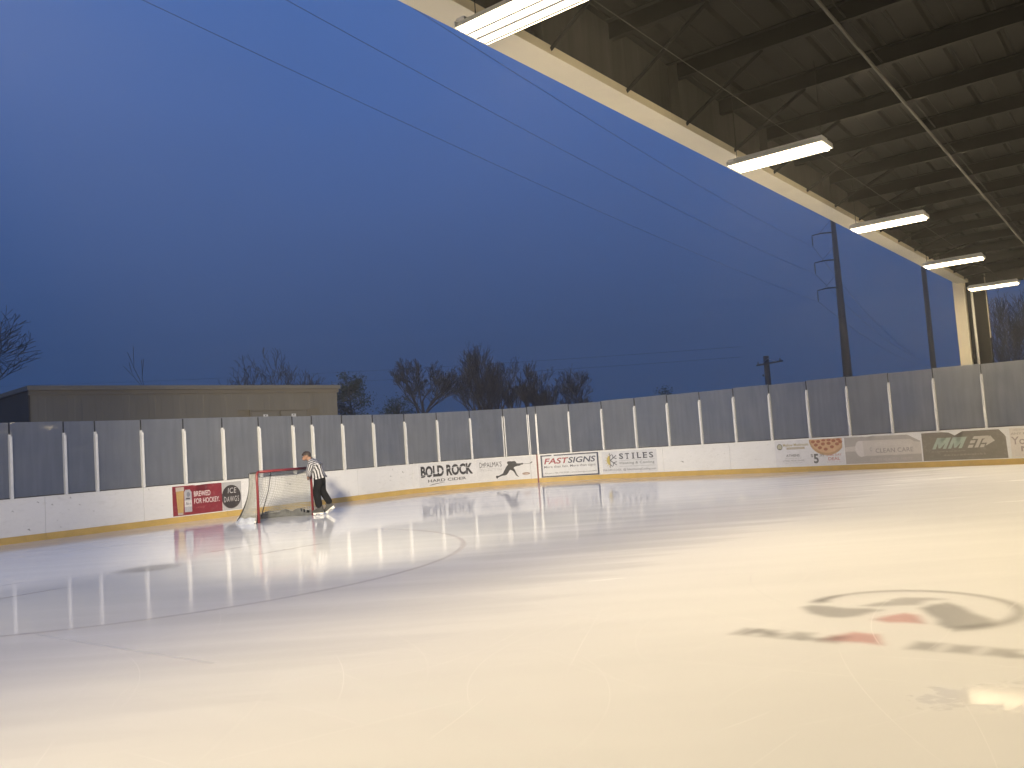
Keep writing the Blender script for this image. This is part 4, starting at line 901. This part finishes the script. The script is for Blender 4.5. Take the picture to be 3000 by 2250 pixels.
for v in shirt.data.vertices:
    p = v.co + origin(ref); best = None
    for i, (a, b2) in enumerate(se_):
        A_, B_ = Vector(sv_[a]), Vector(sv_[b2]); d = B_ - A_; t_ = max(0, min(1, (p - A_).dot(d) / d.length_squared)); q = A_ + d * t_; r_ = (p - q).length
        ra = sr_[a] if not hasattr(sr_[a], '__len__') else sr_[a][0]
        sc_ = r_ / ra
        if best is None or sc_ < best[0]: best = (sc_, i, d.normalized(), p - q)
    _, i, d, off = best
    if i in (4, 7):                       # yoke over the shoulder: bands across
        vals.append(p.z * 2 * PI / 0.052 - p.x * 40)
    else:
        e1 = Vector((0, -1, 0)) - d * Vector((0, -1, 0)).dot(d); e1.normalize(); e2 = d.cross(e1)
        vals.append(math.atan2(off.dot(e2), off.dot(e1)) * (14 if i < 4 else 8) + 0.6)
att.data.foreach_set('value', vals)
MB().tube([(-5.315, RY, 1.425), (-5.345, RY, 1.455)], [0.078, 0.066], 14).build('collar', M_TROU, ref, True)
# trousers
tv = [(-5.115, Y(0), 1.03), (-5.115, Y(0), 0.93), (-5.145, Y(-0.085), 0.82), (-5.20, Y(-0.10), 0.60), (-5.165, Y(-0.11), 0.36), (-5.14, Y(-0.11), 0.17), (-5.10, Y(0.085), 0.82), (-5.085, Y(0.10), 0.60), (-4.98, Y(0.115), 0.40), (-4.895, Y(0.12), 0.25)]
te = [(0, 1), (1, 2), (2, 3), (3, 4), (4, 5), (1, 6), (6, 7), (7, 8), (8, 9)]
skin_mesh('trousers', tv, te, [(0.150, 0.14), (0.155, 0.15), 0.118, 0.104, 0.098, 0.094, 0.115, 0.098, 0.092, 0.09], 1, M_TROU, ref, 3)
# skates
M_BOOT = mat('boot_leather', (0.015, 0.015, 0.015), 0.35, 0.2, 20); M_HOLD = mat('blade_holder', (0.66, 0.66, 0.64), 0.4, 0.05, 9); M_BLADE = mat('steel_blade', (0.6, 0.6, 0.62), 0.25, 0.05, 9, metal=1.0)
def skate(M4):
    def tr(mb): mb.v = [tuple(M4 @ Vector(v)) for v in mb.v]; return mb
    def ext(pts, w0, w1=None):
        mb = MB(); n_ = len(pts); w1 = w1 or w0
        mb.add([(x, -w0, z) for x, z in pts] + [(x, w0, z) for x, z in pts], [tuple(range(n_)), tuple(reversed(range(n_, 2 * n_)))] + [(i, i + n_, (i + 1) % n_ + n_, (i + 1) % n_) for i in range(n_)]); return mb
    root = tr(ext([(-0.155, 0.075), (-0.16, 0.11), (-0.13, 0.145), (-0.06, 0.165), (-0.02, 0.20), (-0.01, 0.24), (0.10, 0.24), (0.125, 0.15), (0.12, 0.075)], 0.042)).build('skate', M_BOOT, ref)
    tr(ext([(-0.15, 0.074), (-0.13, 0.025), (-0.09, 0.025), (-0.06, 0.05), (0.02, 0.05), (0.05, 0.025), (0.11, 0.025), (0.125, 0.074)], 0.018)).build('blade_holder', M_HOLD, root)
    tr(ext([(-0.155, 0.012), (-0.145, 0.0), (0.115, 0.0), (0.13, 0.014), (0.12, 0.026), (-0.14, 0.026)], 0.002)).build('blade', M_BLADE, root)
skate(Matrix.Translation((-5.165, Y(-0.11), 0.004)))
skate(Matrix.Translation((-4.99, Y(0.12), 0.012)) @ Matrix.Rotation(math.radians(-36), 4, 'Y') @ Matrix.Translation((0.13, 0, 0.0)))

# ---------------------------------------------------------------- tan building behind the end boards
BZ0, BZ1 = 1.2, 4.48
bA, bB = Vector((-15.85, 28.07, 0)), Vector((-7.50, 36.45, 0))
bx = (bB - bA).normalized(); by = Vector((-bx.y, bx.x, 0)); BL_ = (bB - bA).length
bld = thing('tan_building', (bA + bB) / 2 + Vector((0, 0, BZ0)), 'low tan metal building with flat roof trim and double doors behind the end boards', 'building')
def Q(x, y, z): return bA + bx * x + by * y + Vector((0, 0, z))
def bbox(x0, x1, y0, y1, z0, z1):
    return MB().box(Q((x0 + x1) / 2, (y0 + y1) / 2, (z0 + z1) / 2), bx * (x1 - x0) / 2, by * (y1 - y0) / 2, (0, 0, (z1 - z0) / 2))
dX0, dX1 = 7.85, 10.35; dZ = 3.46
npan = 13; pw = BL_ / npan
for i in range(npan):
    x0, x1 = i * pw + 0.0012, (i + 1) * pw - 0.0012
    z0 = dZ + 0.05 if (x1 > dX0 - 0.06 and x0 < dX1 + 0.06) else BZ0
    prof = [(x0, 0), (x0 + pw * 0.22, 0), (x0 + pw * 0.25, 0.007), (x0 + pw * 0.47, 0.007), (x0 + pw * 0.50, 0), (x0 + pw * 0.72, 0), (x0 + pw * 0.75, 0.007), (x1, 0.007)]
    mb = MB(); vs = []
    for x, y in prof: vs += [Q(x, y - 0.02, z0), Q(x, y - 0.02, BZ1 - 0.30)]
    for x, y in prof: vs += [Q(x, 0.06, z0), Q(x, 0.06, BZ1 - 0.30)]
    n_ = len(prof)
    fs = [(2 * k, 2 * k + 2, 2 * k + 3, 2 * k + 1) for k in range(n_ - 1)] + [(2 * n_ + 2 * k + 1, 2 * n_ + 2 * k + 3, 2 * n_ + 2 * k + 2, 2 * n_ + 2 * k) for k in range(n_ - 1)]
    mb.add(vs, fs).build('wall_panel', M_TAN, bld)
bbox(0.02, BL_ - 0.02, 0.065, 7.98, BZ0, BZ1 - 0.05).build('building_core', M_TAN2, bld)
bbox(-0.06, BL_ + 0.06, -0.07, 0.062, BZ1 - 0.30, BZ1 - 0.155).build('lower_fascia', M_TAN2, bld)
bbox(-0.12, BL_ + 0.12, -0.14, 0.064, BZ1 - 0.150, BZ1).build('gutter', M_TAN, bld)
bbox(-0.12, 0.018, 0.066, 8.0, BZ1 - 0.150, BZ1).build('side_gutter', M_TAN2, bld)
bbox(-0.05, 0.017, 0.066, 8.0, BZ0, BZ1 - 0.152).build('side_wall', mat('tan_shaded_side', (0.085, 0.078, 0.066), 0.6, 0.1, 1, spec=0.1), bld)  # wall tan darkened, shade of this side put into the colour
bbox(0.03, BL_ - 0.03, 0.07, 7.9, BZ1 - 0.045, BZ1 - 0.01).build('flat_roof', M_TAN2, bld)
bbox(dX0 - 0.06, dX1 + 0.06, -0.03, 0.05, dZ, dZ + 0.048).build('door_header', M_TAN2, bld)
for x0 in (dX0, (dX0 + dX1) / 2 + 0.01):
    d_ = bbox(x0 + 0.02, x0 + (dX1 - dX0) / 2 - 0.03, -0.005, 0.06, BZ0, dZ - 0.01).build('door', M_TAN, bld)
    cx = x0 + (dX1 - dX0) / 4 - 0.02
    bbox(cx - 0.10, cx + 0.10, -0.012, -0.006, dZ - 0.32, dZ - 0.14).build('door_sign', mat('sign_white', (0.72, 0.72, 0.70), 0.5, 0.05, 9), d_)
    bbox(cx - 0.02, cx + 0.02, -0.018, -0.0125, dZ - 0.21, dZ - 0.165).build('sign_symbol', mat('sign_ink', (0.08, 0.08, 0.09), 0.5, 0.05, 9), d_)
for x0 in (dX0 - 0.06, dX1):
    bbox(x0, x0 + 0.058, -0.028, 0.05, BZ0, dZ - 0.002).build('door_jamb', M_TAN2, bld)

# ---------------------------------------------------------------- poles and wires
def pole(name, x, y, h_, r0, r1, m, label):
    z0 = ground_z(x, y) - 0.1; r_ = thing(name, (x, y, z0), label, 'utility pole')
    MB().tube([(x, y, z0), (x, y, z0 + (h_ - z0) * 0.5), (x, y, h_)], [r0, (r0 + r1) / 2, r1], 14).build('shaft', m, r_, True); return r_
p1 = pole('utility_pole', 21.20, 54.0, 16.2, 0.34, 0.12, M_POLE, 'tall tapered power pole with three bracket arms rising behind the glass')
INS = [(19.74, 53.9, 12.62), (19.74, 53.9, 10.85), (19.76, 53.9, 9.07)]
for ix, iy, iz in INS:
    MB().tube([(21.15, 54, iz + 0.86), (20.4, 53.95, iz + 0.84), (ix, iy, iz + 0.72)], [0.05, 0.042, 0.03], 6).build('bracket_arm', M_POLE, p1, True)
    MB().tube([(21.15, 54, iz + 1.75), (20.25, 53.95, iz + 0.85)], 0.012, 5).build('arm_stay', M_WIRE, p1)
    mb = MB(); mb.tube([(ix, iy, iz + 0.72), (ix, iy, iz)], 0.018, 6)
    for k in range(6): mb.tube([(ix, iy, iz + 0.12 + 0.09 * k), (ix, iy, iz + 0.15 + 0.09 * k)], 0.055, 8)
    mb.build('insulator', M_POLE, p1)
p2 = pole('light_pole', 19.74, 40.0, 10.5, 0.135, 0.105, M_POLE, 'dark straight pole just left of the cream column')
p3 = pole('utility_pole', 17.95, 60.0, 6.35, 0.22, 0.19, M_WOOD, 'short wooden utility pole with a crossarm in the distance')
MB().box((18.1, 59.8, 5.82), (0.95, 0.06, 0.11), (0, 0.05, 0), (0, 0, 0.055)).build('crossarm', M_WOOD, p3)
for dx in (-0.8, -0.35, 0.75): MB().tube([(18.1 + dx, 59.8, 5.87 + dx * 0.11), (18.1 + dx, 59.8, 6.06 + dx * 0.11)], [0.05, 0.03], 6).build('insulator', M_POLE, p3)
for dx in (-0.55, 0.6): MB().tube([(18.0 + dx, 59.78, 5.80 + dx * 0.11), (17.98, 59.78, 6.15)], 0.018, 5).build('crossarm_brace', M_STEEL, p3)
MB().tube([(17.62, 59.9, 4.92), (17.62, 59.9, 5.06)], 0.06, 8).build('bracket_box', M_POLE, p3)
def wire(pts, r_, label, group):
    pts = [Vector(p) for p in pts]; path = []
    for i in range(len(pts) - 1):
        for k in range(14): path.append(pts[i].lerp(pts[i + 1], k / 14))
    path.append(pts[-1]); o = MB().tube(path, r_, 5).build('overhead_wire', M_WIRE); tag(o, label, 'wire', group); return o
def span(a, b, sag, n_=24):
    a, b = Vector(a), Vector(b); return [a.lerp(b, i / n_) - Vector((0, 0, 4 * sag * (i / n_) * (1 - i / n_))) for i in range(n_ + 1)]
far_ends = [(-29.0, -9.0, 12.2), (-25.5, -9.0, 11.6), (-23.0, -9.0, 11.2)]
wl_ = ['overhead wire nearest the pavilion edge, from the top insulator of the tall pole', 'middle one of the three overhead wires crossing the sky', 'lowest and leftmost of the three overhead wires crossing the sky']
WP = [[(19.74, 53.9, 12.62), (-1.64, 16.0, 10.19)], [(19.74, 53.9, 10.85), (-3.83, 16.0, 10.34)], [(19.76, 53.9, 9.07), (-6.61, 16.0, 10.54)]]
for (a, b), lb in zip(WP, wl_):
    a, b = Vector(a), Vector(b); e_ = b + (b - a) * 0.65 + Vector((0, 0, 1.2))
    o = MB().tube(span(a, b, 0.30) + span(b, e_, 0.2)[1:], 0.0055, 5).build('overhead_wire', M_WIRE); tag(o, lb, 'wire', 'power lines across the sky')
for i, (ix, iy, iz) in enumerate(INS):
    o = MB().tube(span((ix, iy, iz), (46.0 + i, 98.0, 8.6 - 0.9 * i), 0.8), 0.012, 5).build('overhead_wire', M_WIRE)
    tag(o, 'faint %s wire running on behind the tall power pole' % ('upper', 'middle', 'lower')[i], 'wire', 'power lines across the sky')
for i, z in enumerate((8.9, 8.1)):
    o = MB().tube(span((-55, 72, z + 0.9), (17.9, 66, z - 1.2), 0.5), 0.009, 5).build('overhead_wire', M_WIRE)
    tag(o, 'thin far wire low over the trees, %s of two' % ('upper', 'lower')[i], 'wire', 'power lines across the sky')

# ---------------------------------------------------------------- trees
def tree(x, y, h_, spread, seed, label, trunk_r=0.14, depth=6, split=3, first=0.32, upright=0.55, stems=1, lean=(0, 0), name='bare_tree', twig=0.008, wig=0.22, group='bare winter trees behind the rink'):
    r_ = random.Random(seed); z0 = ground_z(x, y) - 0.05; root = thing(name, (x, y, z0), label, 'tree', group)
    tb, cb = MB(), MB(); H = h_ - z0
    def grow(p, d, L_, rad, dep):
        n_ = 3 if dep > 1 else 2; pts = [p]; rr_ = [rad]; c = d.copy()
        for i in range(n_):
            c = (c + Vector((r_.uniform(-wig, wig), r_.uniform(-wig, wig), r_.uniform(-wig * 0.6, wig * 0.8))) * 0.8).normalized()
            pts.append(pts[-1] + c * L_ / n_); rr_.append(max(twig, rad * (1 - 0.40 * (i + 1) / n_)))
        (tb if dep >= depth else cb).tube(pts, rr_, 6 if dep >= depth - 1 else 4 if dep > 2 else 3, False)
        if dep <= 0: return
        k = split + (1 if r_.random() < 0.4 else 0)
        for j in range(k):
            i = n_ if j == 0 else r_.choice([1, 2, 2, 3][:n_ + 1]) if n_ > 1 else 1
            i = min(i, n_); g_ = r_.uniform(0, 2 * PI); sp = spread * r_.uniform(0.6, 1.2) * (0.55 if j == 0 else 1)
            nd = (c + Vector((math.cos(g_) * sp, math.sin(g_) * sp, upright * r_.uniform(0.1, 0.9)))).normalized()
            grow(pts[i], nd, L_ * r_.uniform(0.62, 0.84), rr_[i] * r_.uniform(0.55, 0.78), dep - 1)
    for s_ in range(stems):
        g_ = 2 * PI * s_ / max(1, stems) + r_.uniform(-0.4, 0.4); o_ = 0.0 if stems == 1 else 0.32
        d = Vector((math.cos(g_) * o_ + lean[0], math.sin(g_) * o_ + lean[1], 1)).normalized()
        grow(Vector((x, y, z0)) + Vector((math.cos(g_), math.sin(g_), 0)) * (0.0 if stems == 1 else 0.2), d, H * first, trunk_r, depth)
    zs = [v[2] for v in cb.v]; k_ = H / max(0.1, max(zs) - z0)
    for m_ in (tb, cb): m_.v = [(x + (a - x) * k_, y + (b - y) * k_, z0 + (c - z0) * k_) for a, b, c in m_.v]
    tb.build('trunk', M_BARK, root, True); cb.build('crown', M_TWIG, root, True); return root
tree(-5.75, 52, 7.2, 0.80, 5, 'round bare tree left of the big twiggy tree behind the glass', 0.17, 6, 3, 0.22, 0.30, 1, twig=0.010)
tree(-2.0, 55, 8.3, 0.62, 8, 'big dense upright bare tree, tallest on the skyline', 0.19, 6, 3, 0.25, 0.55, 3, twig=0.0075)
tree(0.75, 57, 6.9, 0.40, 14, 'narrow twiggy tree on the right shoulder of the tallest tree', 0.12, 6, 3, 0.28, 0.8, 2, twig=0.010)
tree(3.7, 58, 6.6, 0.75, 21, 'low spreading bare tree right of the tallest tree', 0.14, 6, 3, 0.26, 0.35, 2, twig=0.010)
tree(-18.3, 45, 7.85, 0.55, 31, 'thin forked sapling standing alone above the building roof', 0.075, 3, 2, 0.5, 0.7, 1, twig=0.020)
tree(-16.0, 50, 7.7, 0.95, 43, 'bare thin tree above the middle of the building roof', 0.13, 6, 2, 0.36, 0.55, 1, twig=0.015)
tree(-14.2, 51, 7.6, 0.95, 45, 'wide bare tree just right of the roof middle', 0.12, 6, 2, 0.36, 0.5, 2, twig=0.015)
tree(-12.0, 48, 7.65, 0.85, 48, 'bare tree with a bushy top above the building doors', 0.12, 6, 2, 0.45, 0.6, 1, twig=0.016)
tree(-10.7, 49, 6.6, 0.9, 52, 'small bare tree between the bushy top and the dark leafy tree', 0.10, 6, 2, 0.42, 0.5, 1, twig=0.014)
tree(-22.4, 34.5, 9.0, 0.95, 62, 'large bare tree reaching in from the left edge of the photo', 0.24, 6, 3, 0.33, 0.10, 1, lean=(0.15, 0), twig=0.011)
tree(24.3, 41, 7.6, 0.62, 71, 'bare tree at the right edge behind the corner post', 0.12, 6, 3, 0.30, 0.5, 2, twig=0.008)
# leafy dark tree at the right end of the building
def leafy(x, y, h_, rx, seed, label, n_leaf=4200, name='leafy_tree', cat='tree', base=0.25):
    r_ = random.Random(seed); z0 = ground_z(x, y) - 0.05; root = thing(name, (x, y, z0), label, cat); H = h_ - z0
    tb, cb = MB(), MB(); tips = []
    tb.tube([(x, y, z0), (x + 0.05, y, z0 + H * 0.5), (x - 0.05, y, z0 + H * 0.85)], [0.10, 0.07, 0.02], 7)
    for k in range(34):
        z = z0 + H * r_.uniform(base, 0.92); g_ = r_.uniform(0, 2 * PI); f_ = (z - z0) / H; L_ = rx * (0.55 + 0.6 * math.sin(PI * min(1, f_ * 1.05))) * r_.uniform(0.5, 1.1)
        e_ = Vector((x + L_ * math.cos(g_), y + L_ * math.sin(g_), min(h_, z + r_.uniform(0.0, 0.5)))); tb.tube([(x, y, z - 0.2), e_], [0.03, 0.008], 4, False); tips.append((Vector((x, y, z)), e_))
    for k in range(n_leaf):
        a, b = r_.choice(tips); p = a.lerp(b, r_.uniform(0.3, 1.05)) + Vector((r_.gauss(0, 0.16), r_.gauss(0, 0.16), r_.gauss(0, 0.16)))
        u_ = Vector((r_.gauss(0, 1), r_.gauss(0, 1), r_.gauss(0, 1))).normalized() * r_.uniform(0.03, 0.07); v_ = u_.cross(Vector((r_.gauss(0, 1), r_.gauss(0, 1), r_.gauss(0, 1)))).normalized() * r_.uniform(0.02, 0.045)
        cb.add([p - u_, p + v_, p + u_, p - v_], [(0, 1, 2, 3)])
    tb.build('trunk', M_BARK, root); cb.build('crown', M_LEAF, root); return root
leafy(-8.75, 46, 5.75, 1.15, 81, 'dark leafy tree at the right end of the tan building', 5200)
leafy(-6.7, 50, 4.55, 1.3, 84, 'low dark shrub between the leafy tree and the round bare tree', 2600, 'shrub', 'shrub')
leafy(8.35, 47, 4.05, 0.5, 86, 'small dark bush tip showing just over the glass right of centre', 900, 'shrub', 'shrub')

# ---------------------------------------------------------------- haze in the air
hz = MB().aabb(-EXT - 2, EXT + 2, -EXT + 8, EXT + 12, -1.4, 17.2)
M_HAZE = bpy.data.materials.new('mist'); M_HAZE.use_nodes = True; nt = M_HAZE.node_tree; nt.nodes.clear()
ho = nt.nodes.new('ShaderNodeOutputMaterial'); hv = nt.nodes.new('ShaderNodeVolumePrincipled')
hv.inputs['Color'].default_value = (0.92, 0.94, 0.97, 1); hv.inputs['Density'].default_value = HAZE_DENSITY; hv.inputs['Anisotropy'].default_value = 0.50
nt.links.new(hv.outputs[0], ho.inputs['Volume'])
ho_ = hz.build('haze', M_HAZE); ho_['kind'] = 'stuff'
